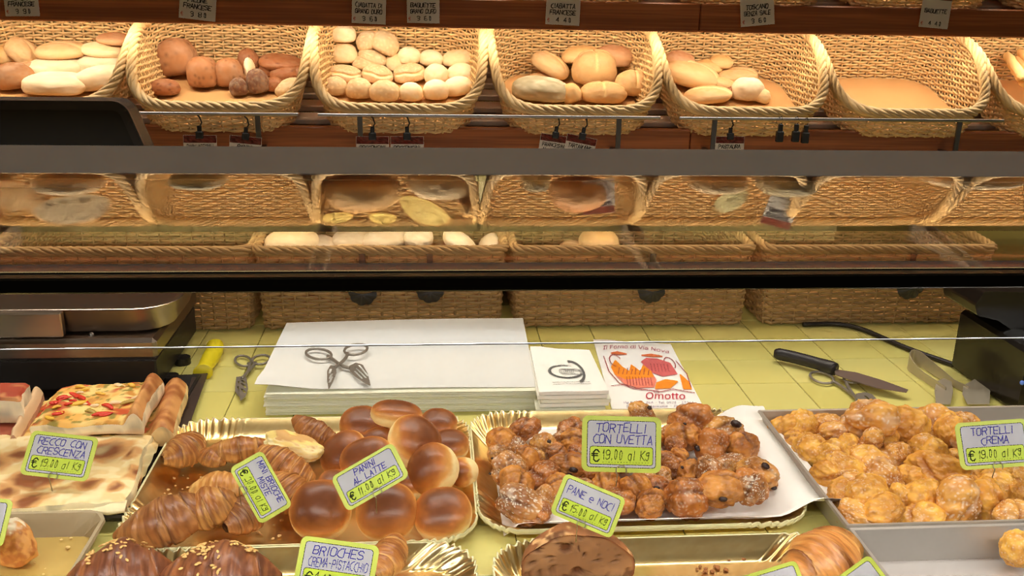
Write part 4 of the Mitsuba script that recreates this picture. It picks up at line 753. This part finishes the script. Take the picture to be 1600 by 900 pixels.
sign('price sign turned on its corner between the croissants', 408, 761, 100, -61, 1.0, 20, ['MINI BRIOCHE', 'MISTE'], '20.00 al Kg', hp=.56, seed=2, clip=-.1)
sign('price sign slanting upward, leaning on the milk buns', 578, 745, 112, 30, 1.01, 15, ['PANINI', 'AL LATTE'], '11.00 al Kg', hp=.54, seed=3)
sign('price sign cut by the lower edge beside the sesame croissant', 525, 889, 124, -8, .985, 15, ['BRIOCHES', 'CREMA-PISTACCHIO'], '1.10 cada', seed=4)
sign('large upright price sign in the middle of the raisin dough balls', 971, 694, 124, -1.5, .995, 5, ['TORTELLI', 'CON UVETTA'], '19.00 al Kg', seed=5)
sign('tilted price sign stuck in the walnut loaf', 919, 790, 104, -23, 1.0, 12, ['PANE e NOCI'], '15.00 al Kg', hp=.64, seed=6)
sign('price sign at the right edge among the cream dough balls', 1553, 694, 114, 4, .985, 10, ['TORTELLI', 'CREMA'], '19.00 al Kg', hp=.64, seed=7)
sign('price sign cut off by the left edge of the picture', -42, 812, 110, -6, .98, 15, [], '', hp=.66, seed=8)
sign('price sign peeking up at the lower edge left of the striped croissant', 1207, 926, 104, 17, .985, 15, [], '', seed=9)
sign('price sign tilted steeply in front of the striped croissant', 1340, 925, 100, 36, .985, 12, [], '', seed=10)

# ------------------------------------------------------------------ small paper tags on the shelves
def tag(label, u, v, wpx, ang, Y, lines, price, seed, hook=True, rows=.40, P=None, W=None, paper=(214, 206, 198)):
    """A white shop tag with a dark picture strip on top; u, v: middle of its upper edge."""
    P = onY(u, v, Y) if P is None else P; W = W or wpx/ppm(P); H = W*1.12
    M = T4().translate([float(c) for c in P]).rotate([0, 1, 0], -ang).rotate([1, 0, 0], 90-6); t = lab(nk('shelf_tag'), label, 'price tag', 'handwritten tags on the shelves')
    part(t, 'card', shp(bx(-W/2, W/2, -H, 0, -.0006, 0), 'paper', paper), M)
    n = 14; rng = np.random.default_rng(seed); g = grid(n, 6, lambda a, b: np.c_[(a-.5)*W*.98, -b*H*.20-.0005, a*0+.0002]); pc = lin((60, 40, 34))[None]*rng.uniform(.4, 3.2, (len(g.vertices), 1)) + np.c_[rng.uniform(0, .12, len(g.vertices)), np.zeros((len(g.vertices), 2))]
    part(t, 'picture_strip', shp(g, 'paper', pc, True), M, label='dark printed picture strip')
    hh = H*.105; ms = [text(tx, hh, W*.022, cx=0, y=-H*rows-(hh*1.5)*q, z=.0004, width=W*.80, jit=.05, seed=seed+q, slant=.1) for q, tx in enumerate(lines)]
    if price: ms.append(text(price, hh*1.05, W*.02, cx=W*.06, y=-H*.93, z=.0004, width=W*.7, adv=1.1)); 
    part(t, 'lettering', shp(cat(ms), 'paper', (34, 28, 32)), M, label='dark handwriting')
    if price: part(t, 'currency_sign', shp(text('€', hh*.8, W*.014, x=-W*.45, y=-H*.93, z=.0004), 'paper', (190, 90, 70)), M)
    if hook:
        part(t, 'clip', shp(cat([bev(-W*.11, W*.11, -H*.10, H*.10, -.004, .004, .001), bev(-W*.06, W*.06, H*.08, H*.26, -.003, .003, .001)]), 'satin', (22, 20, 20)), M, label='black spring clip')
        part(t, 'hook', shp(tube([(0, H*.2, 0), (W*.08, H*.34, 0), (W*.02, H*.5, 0), (-W*.07, H*.56, .001)], .0012, 6), 'steel', (70, 66, 62), True), M)
    return t
FY = SY-.004
for i, (u, vb, w, ang, ls, pc, nme) in enumerate(((29, 23, 52, 1, ['CORONA', 'FRANCESE'], '3 90', 'leftmost tag on the upper front board'), (311, 29, 56, -6, ['FILONE', 'FRANCESE'], '3 80', 'slightly crooked tag above the brown loaf basket'), (577, 35, 53, -2, ['CIABATTA DI', 'GRANO DURO'], '3 60', 'left tag above the full roll basket'), (661, 34, 51, 0, ['BAGUETTE', 'GRANO DURO'], '3 60', 'right tag above the full roll basket'),
     (882, 37, 54, -2, ['CIABATTA', 'FRANCESE'], '4 40', 'tag above the basket with cross cut loaves'), (1182, 38, 54, 6, ['TOSCANO', 'SENZA SALE'], '3 60', 'tag tilted upward above the half full basket'), (1467, 42, 48, -4, ['BAGUETTE'], '4 40', 'tag above the empty basket'))):
    tag('white tag reading ' + ' '.join(ls) + ', ' + nme, u, vb-w*1.12, w, ang, FY, ls, pc, 11+i, hook=False, rows=.58)
for u, v, ang, ls, nme in ((936, 334, -5, ['UMBERTINO'], 'white tag on the flat pink crusted loaf, mirrored in the glass top'), (1210, 354, 14, ['GENOVESE', 'GRANO P.'], 'tilted white tag beside the cut oval loaf, mirrored in the glass top')):
    Pm = mir(u, v, 1.700); tag(nme, 0, 0, 0, ang, 0, ls, '2 70', 51+u % 7, hook=False, rows=.34, P=Pm, W=50*float((np.array([Pm[0], Pm[1], 2*ZG-Pm[2]])-CAM) @ FWD)/F_PX, paper=(196, 200, 210))
RY = 1.548
RZ0 = float(onY(800, 182, RY)[2])
for i, (u, v, w, ang, ls, nme) in enumerate(((312, 211, 51, 0, ['PANINI INTEGRALI', 'DA NOI LAVORATI'], 'left tag below the brown loaf basket'), (384, 213, 49, -5, ['PANINI', 'SOIA'], 'right tag below the brown loaf basket'), (582, 213, 51, 0, ['BOCCONCINI', 'CON SESAMO'], 'left tag below the roll basket'), (636, 213, 52, 0, ['BOCCONCINI'], 'right tag below the roll basket'),
     (868, 211, 46, -8, ['FRANCESINI', 'AL LATTE'], 'left tilted tag below the cross cut loaves'), (910, 213, 48, -11, ['TARTARUGHE'], 'right tilted tag below the cross cut loaves'), (1141, 213, 46, 0, ['PASTAURA'], 'tag below the half full basket'))):
    tag('white clipped tag reading ' + ' '.join(ls) + ', ' + nme, u, v, w, ang, RY, ls, None, 31+i, rows=.36)
for i, (x0, x1, nme) in enumerate(((205, 466, 'leftmost of three'), (497, 1031, 'middle one of three'), (1062, 1569, 'rightmost of three'))):
    t = thing('basket_rail', 'thin steel rail in front of the wicker baskets, ' + nme, 'rail', 'steel rails in front of the baskets')
    a, b = onY(x0, 182, RY), onY(x1, 184, RY); a[2] = b[2] = RZ0
    part(t, 'rod', shp(tube([a, (a+b)/2, b], .0026, 8), 'steel', (150, 148, 150), True))
    for q in ((402, ), (562, 968), (1118, 1502))[i]:
        c = onY(q, 183, RY)
        part(t, 'post', shp(cat([bx(c[0]-.004, c[0]+.004, RY, RY+.004, 1.245, RZ0), bx(c[0]-.004, c[0]+.004, RY, SY+.001, 1.245, 1.249)]), 'steel', (120, 116, 112)))
for i, (u, v) in enumerate(((1221, 186), (1246, 186), (1261, 188))):
    P = onY(u, v, RY-.004); t = thing('spring_clip', ('black spring clip hanging alone on the right rail', 'left one of two black clips hanging together on the right rail', 'right one of two black clips hanging together on the right rail')[i], 'clip')
    part(t, 'body', shp(cat([bev(-.006, .006, -.004, .004, -.038, -.020, .001), bev(-.0035, .0035, -.003, .003, -.022, -.008, .001)]), 'satin', (20, 18, 18)), XF(P)); part(t, 'hook', shp(tube([(0, 0, -.01), (.003, 0, -.003), (0, 0, .004), (-.004, 0, .002)], .0011, 6), 'steel', (70, 66, 62), True), XF(P))

# ------------------------------------------------------------------ pulls on the drawers
def shell(u, v, owner, u0, v0):
    P = onY(u, v, 1.636); k = ppm(P); W = 42/k
    def f(a, b):
        an = np.pi*(1.08*a-.04); rr = W/2*b*(1+.07*np.abs(np.sin(an*4.5))*b)
        return np.c_[rr*np.cos(an), -.013*np.cos(b*np.pi/2)*1.0-.0025*np.abs(np.sin(an*4.5))*b, -rr*np.sin(an)]
    q = part(owner, 'pull', shp(grid(54, 10, f), 'satin', (40, 38, 42), True), XF(P), label='dark metal shell shaped pull')
    T0 = onY(u0, v0, 1.640); part(owner, 'strap', shp(bev(-.0055, .0055, -.0012, .0012, 0, T0[2]-P[2], .0004), 'satin', (52, 38, 26)), XF((P[0], 1.640, P[2])))
for u, v, o in ((567, 456, 'wicker_drawer_001'), (672, 452, 'wicker_drawer_001'), (1018, 452, 'wicker_drawer_002'), (1422, 446, 'wicker_drawer_003')): shell(u, v, o, u, 397)

# ------------------------------------------------------------------ steel scale and its black display, black till
XS = -.412; d = ray(243, 530); sp = CAM+d*(XS/d[0]); YF, ZT = float(sp[1]), float(sp[2]); ZM = float(onY(243, 563, YF)[2])
sc_ = thing('scale', 'stainless steel counter scale with a black base at the left, behind the pizza', 'scale')
part(sc_, 'cover', shp(bev(-.98, XS, YF, 1.635, ZM, ZT, .006), 'steel', (150, 138, 128)), label='brushed steel cover')
part(sc_, 'base', shp(bev(-.975, XS-.004, YF+.004, 1.63, CZ+.008, ZM, .003), 'satin', (24, 21, 20)), label='black base')
for yy in (YF+.05, 1.50): part(sc_, 'foot', shp(trimesh.creation.cylinder(.013, .012, sections=20), 'satin', (16, 15, 15)), XF((XS+.002, yy, CZ+.0062)))
z1, z0 = float(onY(150, 481, YF+.02)[2]), float(onY(150, 520, YF+.03)[2]); xr = float(onY(272, 480, YF+.03)[0])
n = 80; L = [(ring(-.97, xr, YF+.015, 1.60, .06, n, o), z) for o, z in ((-.02, z0), (-.012, z0+.004), (-.001, z1-.004), (.0015, z1-.001), (0, z1), (-.006, z1-.0008), (-.012, z1-.003))]
V = np.concatenate([np.c_[a, np.full(n, z)] for a, z in L]); i = np.arange(n); Fs = []
for q in range(len(L)-1): A = q*n+i; B = q*n+(i+1) % n; Fs += [np.stack([A, B, B+n], 1), np.stack([A, B+n, A+n], 1)]
V = np.vstack([V, [[-.7, 1.4, z1-.003]]]); A = (len(L)-1)*n; Fs.append(np.stack([A+i, A+(i+1) % n, i*0+len(V)-1], 1))
part(sc_, 'platter', shp(trimesh.Trimesh(V, np.vstack(Fs), process=False), 'steel', (168, 154, 142), 35), label='steel weighing platter with rounded corners')
xb = float(onY(97, 505, YF+.004)[0]); zb0, zb1 = float(onY(60, 527, YF+.004)[2]), float(onY(60, 489, YF+.004)[2])
part(sc_, 'label_plate', shp(bev(-.9, xb, YF+.002, YF+.016, max(zb0, ZT), zb1, .002), 'steel', (180, 168, 156)), label='flat steel plate in front of the platter')
part(sc_, 'screw', shp(_ico[2].copy().apply_scale(.004), 'steel', (200, 195, 190), True), XF(onY(143, 523, YF+.02)))
dp = thing('scale_display', 'black customer display of the scale, raised above the glass top at the left', 'display')
def ypoly(pts, Y, off=0., r=.012):
    p = Polygon([tuple(onY(u, v, Y)[[0, 2]]) for u, v in pts]); p = p.buffer(-r).buffer(r, quad_segs=8); return p.buffer(off) if off else p
def yext(poly, d, Y): m = ext(poly, d); m.apply_transform(np.array([[1, 0, 0, 0], [0, 0, 1, Y], [0, 1, 0, 0], [0, 0, 0, 1.]])); m.invert(); return m
DPX = [(-90, 155), (196, 157), (236, 246), (214, 291), (-90, 293)]
po = ypoly(DPX, 1.2, r=.022); part(dp, 'case', shp(yext(po, .03, 1.2), 'satin', (20, 18, 20)))
rm = po.difference(po.buffer(-.011)); part(dp, 'bezel', shp(yext(rm, .006, 1.194), 'satin', (34, 30, 32)), label='raised dark bezel')
part(dp, 'pole', shp(bx(-.66, -.63, 1.232, 1.262, ZT+.001, 1.30), 'satin', (22, 20, 20)))
tl = thing('till', 'black shop till at the right edge of the counter with a sloping rounded head', 'till')
zt = float(onY(1498, 482, 1.44)[2])
part(tl, 'body', shp(bev(.888, 1.22, 1.24, 1.44, CZ+.001, zt, .006), 'glossy', (20, 17, 15)))
hp_ = ypoly([(1513, 470), (1528, 449), (1660, 452), (1700, 520), (1640, 556), (1548, 494), (1516, 487)], 1.36, r=.008)
part(tl, 'head', shp(yext(hp_, .10, 1.34), 'glossy', (26, 21, 18)), label='sloping glossy head')
P = onY(1597, 598, 1.238); part(tl, 'lamp', shp(_ico[2].copy().apply_scale(.0035), 'glossy', (90, 130, 220), True), XF(P))

# ------------------------------------------------------------------ paper, bags
ZP = float(onY(620, 607, 1.292)[2]); rng = np.random.default_rng(8); NS = 11
bk = float(onz(620, 500, ZP)[1])
for i in range(NS):
    za = CZ+.0012+(ZP-CZ-.001)*i/NS; th_ = (ZP-CZ)/NS*.88; last = i == NS-1
    ox, oy = rng.uniform(-.004, .004, 2); sd = i*3.1
    if last: cs = [onz(448, 504, ZP), onz(817, 495, ZP), onz(838, 600, ZP), onz(398, 607, ZP)]
    else: cs = [(-.236+ox, bk-.01, 0), (.158+ox*.5, bk-.004+oy, 0), (.158+ox*.5, 1.290+abs(oy), 0), (-.241+ox, 1.291+abs(oy), 0)]
    cs = [np.asarray(c, float) for c in cs]
    def f(u, v, top):
        p = (1-v)[:, None]*((1-u)[:, None]*cs[3]+u[:, None]*cs[2]) + v[:, None]*((1-u)[:, None]*cs[0]+u[:, None]*cs[1])
        w = (fbm(np.c_[u*5, v*2, u*0+sd], 1, 2)-.5)*.0016
        z = za + (th_*(1-.75*np.clip(1-v*30, 0, 1)*1) if top else .0003) + w
        if last: z = z + .010*sstep(.25, 0, u)*sstep(.3, 0, v) - .002*sstep(.7, 1, u)
        return np.c_[p[:, :2], z]
    a, b = grid(26, 12, lambda u, v: f(u, v, True)), grid(26, 12, lambda u, v: f(u, v, False)); b.invert()
    k = 13; bi = np.r_[np.arange(26)*k, 26*k+np.arange(12), (26-np.arange(26))*k+12, 12-np.arange(12)]; m = len(bi); j = np.arange(m)
    V = np.vstack([a.vertices[bi], b.vertices[bi]]); sd_ = trimesh.Trimesh(V, np.vstack([np.stack([j, j+m, (j+1) % m+m], 1), np.stack([j, (j+1) % m+m, (j+1) % m], 1)]), process=False)
    put(lab(nk('wrapping_sheet'), 'white wrapping paper, top of the wide stack, tongs lying on it' if last else f'folded white wrapping paper, {ORD[NS-1-i]} from the top of the wide stack', 'paper', 'wrapping paper in the wide stack'), shp(cat([a, b, sd_]), 'paper', (218, 219, 217) if last else (240, 240, 228) if i % 3 else (228, 228, 208), 40))  # lower sheets coloured paler to paint in the glow of their edges
def flat4(cs, z, thick): return lambda a: None
def unit_map(cs):
    """Maps (x, y) in 0..1 (y up from the front edge) onto a sheet with corners back left, back right, front right, front left."""
    C = [np.asarray(c, float)[:2] for c in cs]
    return lambda q: (1-q[:, 1:2])*((1-q[:, :1])*C[3]+q[:, :1]*C[2]) + q[:, 1:2]*((1-q[:, :1])*C[0]+q[:, :1]*C[1])
def onsheet(mesh, fm, z): v = np.asarray(mesh.vertices); return trimesh.Trimesh(np.c_[fm(v[:, :2]), z+v[:, 2]*0], mesh.faces, process=False)
def pline(pts, w): return ext(LineString(pts).buffer(w/2, cap_style=2), .0001)
def arc(cx, cy, rx, ry, a0, a1, n=24): a = np.radians(np.linspace(a0, a1, n)); return np.c_[cx+rx*np.cos(a), cy+ry*np.sin(a)]
def sheet_mesh(cs, z0, z1, seed):
    fm = unit_map(cs); n = 22
    def f(u, v):
        q = fm(np.c_[u, v]); e = (fbm(np.c_[u*9, v*2, u*0+seed], 1, 2)-.5)
        q = q + np.c_[u*0, .006*e*sstep(.9, 1, v)]
        return np.c_[q, u*0+z1+(fbm(np.c_[u*3, v*3, u*0+seed], 1, 2)-.5)*.0008]
    g = grid(n, n, f); b = g.copy(); b.vertices[:, 2] -= (z1-z0); b.invert(); k = n+1
    bi = np.r_[np.arange(n)*k, n*k+np.arange(n), (n-np.arange(n))*k+n, n-np.arange(n)]; m = len(bi); j = np.arange(m)
    V = np.vstack([g.vertices[bi], b.vertices[bi]]); return cat([g, b, trimesh.Trimesh(V, np.vstack([np.stack([j, j+m, (j+1) % m+m], 1), np.stack([j, (j+1) % m+m, (j+1) % m], 1)]), process=False)]), fm
ZB = float(onY(900, 609, 1.262)[2]); NB = 7
for i in range(NB):
    dx = rng.uniform(-.003, .003); last = i == NB-1
    cs = [onz(828, 540, ZB)+[dx, 0, 0], onz(921, 546, ZB)+[dx, 0, 0], onz(951, 609, ZB)+[dx, 0, 0], onz(842, 611, ZB)+[dx, 0, 0]]
    if not last: cs = [c + [dx*.5, rng.uniform(-.003, .003), 0] for c in cs]
    z0 = CZ+.0012+(ZB-CZ-.0012)*i/NB; z1 = CZ+.0012+(ZB-CZ-.0012)*(i+.8)/NB
    m, fm = sheet_mesh(cs, z0, z1, i)
    if not last: put(lab(nk('paper_bag'), f'small white paper bag, {ORD[NB-1-i]} from the top of the narrow stack', 'paper bag', 'paper bags in the narrow stack'), shp(m, 'paper', (232, 231, 222) if i % 2 else (222, 222, 206), 40))
    else:
        t = thing('paper_bag', 'small white paper bag with a grey sketch of bread, on top of the narrow stack', 'paper bag')
        part(t, 'sheet', shp(m, 'paper', (236, 235, 230), 40)); ms = []
        for q in range(14): r = rng.uniform(.85, 1.05); ms.append(pline(arc(.46+.01*q/14, .42, .26*r, .15*r, 200-rng.uniform(0, 140), 330+rng.uniform(-60, 60)), .008))
        for q in range(9): r = rng.uniform(.9, 1.1); ms.append(pline(arc(.58, .42, .16*r, .24*r, -70, 100), .010))
        for q in range(8): ms.append(pline(arc(.42+.03*q, .42, .05, .06, 0, 300, 12), .007))
        for yy in (.18, .14): ms.append(pline([(.22, yy), (.78, yy+.01)], .006))
        part(t, 'sketch', shp(onsheet(cat(ms), fm, z1+.0012), 'paper', (96, 96, 96)), label='grey printed sketch of a basket of bread')
t = thing('paper_bag', 'larger white paper bag with a red and orange bakery print, right of the stacks', 'paper bag')
m, fm = sheet_mesh(Q(CZ+.004, (927, 530), (1048, 538), (1102, 641), (957, 642)), CZ+.0012, CZ+.0042, 40); zb = CZ+.0056
part(t, 'sheet', shp(m, 'paper', (238, 236, 234), 40))
def pr_(name, ms, col, label=None): part(t, name, shp(onsheet(cat(ms), fm, zb), 'paper', col), label=label)
def blobp(pts): return ext(Polygon(pts).buffer(.015).buffer(-.005), .0001)
zb = CZ+.00545
pr_('print_basket', [blobp([(.16, .44), (.22, .34), (.36, .29), (.54, .30), (.60, .40), (.58, .50), (.34, .44), (.2, .5)])], (222, 130, 110), 'pink printed basket')
pr_('print_house', [blobp([(.52, .66), (.58, .52), (.70, .46), (.88, .50), (.86, .66), (.72, .72), (.6, .72)])], (206, 104, 104), 'red printed house')
zb = CZ+.0056
pr_('print_bread', [blobp([(.15, .46), (.13, .56), (.20, .66), (.26, .56), (.33, .50), (.38, .60), (.46, .50), (.52, .60), (.58, .52), (.58, .44), (.40, .42), (.25, .40)]), blobp([(.56, .28), (.72, .29), (.84, .38), (.72, .40), (.6, .35)]), blobp([(.88, .28), (.96, .28), (.97, .38), (.92, .48)])], (232, 140, 48), 'orange printed loaves')
zb = CZ+.0058
ln = [pline(arc(.2, .66, .07, .09, 20, 260), .010), pline(arc(.86, .66, .06, .09, -60, 160), .010), pline([(.07, .72), (.08, .50), (.16, .34), (.30, .27), (.5, .25)], .010), pline([(.95, .70), (1.0, .5), (.97, .3)], .010), pline([(.5, .25), (.6, .23), (.75, .27), (.98, .22)], .009), pline([(.06, .30), (.2, .32), (.4, .25)], .006)]
ln += [pline([(.25+.035*q, .31), (.27+.035*q, .43)], .007) for q in range(9)] + [pline([(.18+.05*q, .46), (.22+.05*q, .56-.02*(q % 2))], .007) for q in range(8)] + [pline([(.6+.04*q, .52), (.62+.04*q, .64)], .006) for q in range(6)] + [pline(arc(.55, .23, .03, .02, 0, 360, 12), .006)]
pr_('print_lines', ln, (150, 60, 62), 'dark red printed lines')
pr_('print_ribbons', [blobp([(.18, .775), (.26, .80), (.36, .775), (.26, .765)]), blobp([(.56, .765), (.68, .79), (.80, .765), (.68, .755)])], (206, 110, 70))
def script(txt, h, cx, y, w, col, nm, arcy=0.):
    m = meshkit.text_mesh(txt, h, .0001); v = m.vertices; v[:, 0] += v[:, 1]*.35; L = v[:, 0].max(); sx = w/L; xx = v[:, 0]*sx+cx-w/2
    yy = v[:, 1]+y+arcy*(1-((xx-cx)/(w/2))**2); m = trimesh.Trimesh(np.c_[xx, yy, v[:, 2]*0], m.faces, process=False); pr_(nm, [m], col)
script('Il Forno di Via Nova', .060, .5, .82, .84, (170, 96, 110), 'heading', .05)
script('Omotto', .085, .62, .135, .46, (176, 44, 60), 'name_print')
script('Via Pelizza, 26A - Tel. 0523 - 10141', .028, .52, .075, .78, (130, 110, 140), 'address'); script('Specialita farinata - Pizze', .028, .48, .03, .66, (130, 110, 140), 'small_print')

# ------------------------------------------------------------------ tongs, knives, cable
def px(z, *pts): return np.array([onz(u, v, z) for u, v in pts])
def smooth_path(P, n=30):
    P = np.asarray(P, float); t = np.linspace(0, len(P)-1, n); from scipy.interpolate import CubicSpline
    return CubicSpline(np.arange(len(P)), P)(t)
def loop(z, cu, cv, ru, rv, ang, n=26):
    a = np.linspace(0, 2*np.pi, n, endpoint=False); c, s = math.cos(math.radians(ang)), math.sin(math.radians(ang))
    return np.array([onz(cu+ru*math.cos(q)*c+rv*math.sin(q)*s, cv-ru*math.cos(q)*s+rv*math.sin(q)*c, z) for q in a])
def fork(z, pts, slots, thick=.0012):
    p = Polygon([tuple(onz(u, v, z)[:2]) for u, v in pts]).buffer(.002).buffer(-.0012)
    for s in slots: p = p.difference(LineString([tuple(onz(u, v, z)[:2]) for u, v in s]).buffer(.0018))
    return ext(p, thick, z)
def tongs(label, z, loops, arms, forks, col=(150, 143, 134), r=.0022):
    t = thing('serving_tongs', label, 'tongs')
    for q, (lp, am, (fk, sl)) in enumerate(zip(loops, arms, forks)):
        zz = z+.003*q
        part(t, 'handle_loop', shp(tube(loop(zz+.003, *lp), r, 8, closed=True), 'tool', col, True)); part(t, 'arm', shp(tube(smooth_path(px(zz+.003, *am)), r*1.25, 8), 'tool', col, True)); part(t, 'fork', shp(fork(zz+.002, fk, sl), 'tool', col))
    return t
tongs('steel scissor tongs with slotted forks lying open on the white paper stack', ZP+.003, ((498, 553, 20, 8, -6), (556, 546, 18, 8, 8)), (((512, 556), (522, 563), (532, 570), (546, 575)), ((543, 552), (538, 562), (530, 569), (524, 574))),
      (([(546, 573), (556, 568), (566, 571), (574, 585), (578, 602), (570, 598), (555, 588), (548, 580)], [[(556, 575), (572, 591)], [(561, 571), (575, 588)], [(554, 580), (566, 592)]]), ([(524, 573), (517, 572), (512, 580), (512, 594), (514, 607), (521, 594), (525, 582)], [[(517, 577), (515, 584)], [(519, 584), (515, 592)], [(519, 589), (515, 598)]])))
tongs('steel scissor tongs with closed forks on the yellow tiles near the yellow knife', CZ+.002, ((380, 564, 13, 8, -10), (408, 562, 14, 7, 8)), (((388, 568), (389, 576), (384, 586), (378, 592)), ((399, 567), (393, 575), (385, 584), (378, 592))),
      (([(370, 590), (378, 589), (380, 600), (376, 622), (368, 612)], [[(373, 597), (377, 602)], [(372, 605), (376, 611)]]), ([(376, 590), (384, 590), (387, 608), (383, 620), (376, 626), (374, 606)], [[(378, 600), (384, 606)], [(378, 609), (383, 614)], [(378, 595), (383, 599)]])))
tongs('steel scissor tongs lying under the black handled knife', CZ+.002, ((1284, 590, 19, 8, -14), (1330, 594, 12, 4, -8)), (((1300, 596), (1312, 602), (1328, 614), (1340, 622)), ((1322, 597), (1325, 604), (1332, 615), (1342, 626))),
      (([(1338, 616), (1352, 614), (1362, 617), (1374, 630), (1386, 646), (1360, 640), (1345, 630)], [[(1352, 620), (1374, 638)]]), ([(1336, 618), (1342, 618), (1350, 632), (1348, 648), (1338, 640)], [[(1342, 626), (1345, 640)]])))
t = thing('knife', 'kitchen knife with a black handle lying across the tongs on the tiles', 'knife')
H_ = smooth_path(px(CZ+.016, (1209, 552), (1235, 557), (1270, 566), (1306, 577)), 24)
part(t, 'handle', shp(tube(H_, .0105*np.r_[.55, .8, .92, np.ones(14), np.linspace(1, 1.12, 5), 1.1, 1.0], 14, flat=.9), 'satin', (34, 30, 32), True), label='black plastic handle')
part(t, 'blade', shp(ext(Polygon([tuple(onz(u, v, CZ+.014)[:2]) for u, v in ((1304, 577), (1338, 582), (1378, 594), (1419, 609), (1416, 613), (1370, 606), (1330, 594), (1305, 585))]), .0014, CZ+.013), 'tool', (140, 122, 116)), label='slim steel blade')
t = thing('knife', 'knife with a bright yellow handle and a dark blade beside the steel scale', 'knife')
H_ = smooth_path(px(CZ+.012, (335, 537), (334, 550), (325, 566), (317, 582)), 24)
part(t, 'handle', shp(tube(H_, np.r_[.006, .010, .0125, np.full(9, .0125), np.linspace(.0125, .0105, 8), np.linspace(.011, .0135, 4)], 14, flat=1.15), 'satin', (226, 208, 36), True), label='bright yellow handle')
part(t, 'blade', shp(ext(Polygon([tuple(onz(u, v, CZ+.011)[:2]) for u, v in ((302, 580), (326, 579), (304, 640), (283, 700), (262, 700), (286, 640))]), .0016, CZ+.009), 'satin', (58, 46, 42)), label='wide dark blade')
def ribbon(P, h, th_=.0011):
    P = np.asarray(P, float); tn = np.gradient(P, axis=0); tn /= np.linalg.norm(tn, axis=1, keepdims=True); nn_ = np.c_[-tn[:, 1], tn[:, 0], tn[:, 2]*0]; N = len(P); h = np.broadcast_to(h, (N,))
    rows = [P+nn_*th_/2, P-nn_*th_/2, P-nn_*th_/2+np.c_[h*0, h*0, h], P+nn_*th_/2+np.c_[h*0, h*0, h]]; V = np.concatenate(rows); i = np.arange(N-1); Fs = []
    for q in range(4): a, b = q*N, ((q+1) % 4)*N; Fs += [np.stack([a+i, b+i, b+i+1], 1), np.stack([a+i, b+i+1, a+i+1], 1)]
    return trimesh.Trimesh(V, np.vstack(Fs), process=False)
t = thing('bread_tongs', 'bent steel serving tongs with broad rounded ends, between the knife and the till', 'tongs')
za = CZ+.002
part(t, 'bow', shp(ribbon(smooth_path(px(za, (1476, 618), (1455, 603), (1432, 588), (1419, 578), (1420, 570), (1432, 570), (1462, 588), (1490, 604), (1512, 615)), 60), np.r_[np.full(12, .014), np.linspace(.014, .026, 12), np.full(14, .026), np.linspace(.026, .012, 14), np.full(8, .012)]), 'tool', (190, 180, 160), 40), label='springy bent steel bow')
for pts in ([(1463, 598), (1474, 592), (1486, 597), (1488, 612), (1484, 632), (1463, 632), (1461, 612)], [(1506, 603), (1524, 593), (1540, 597), (1546, 612), (1545, 632), (1512, 632), (1504, 616)]):
    part(t, 'scoop', shp(fork(CZ+.010, pts, []), 'tool', (196, 186, 166)), label='broad steel end')
put(lab('cable', 'black power cable running over the tiles to the black till', 'cable'), shp(tube(smooth_path(px(CZ+.0055, (1255, 507), (1300, 506), (1345, 514), (1400, 537), (1450, 556), (1490, 570)), 60), .0045, 10), 'satin', (24, 18, 18), True))
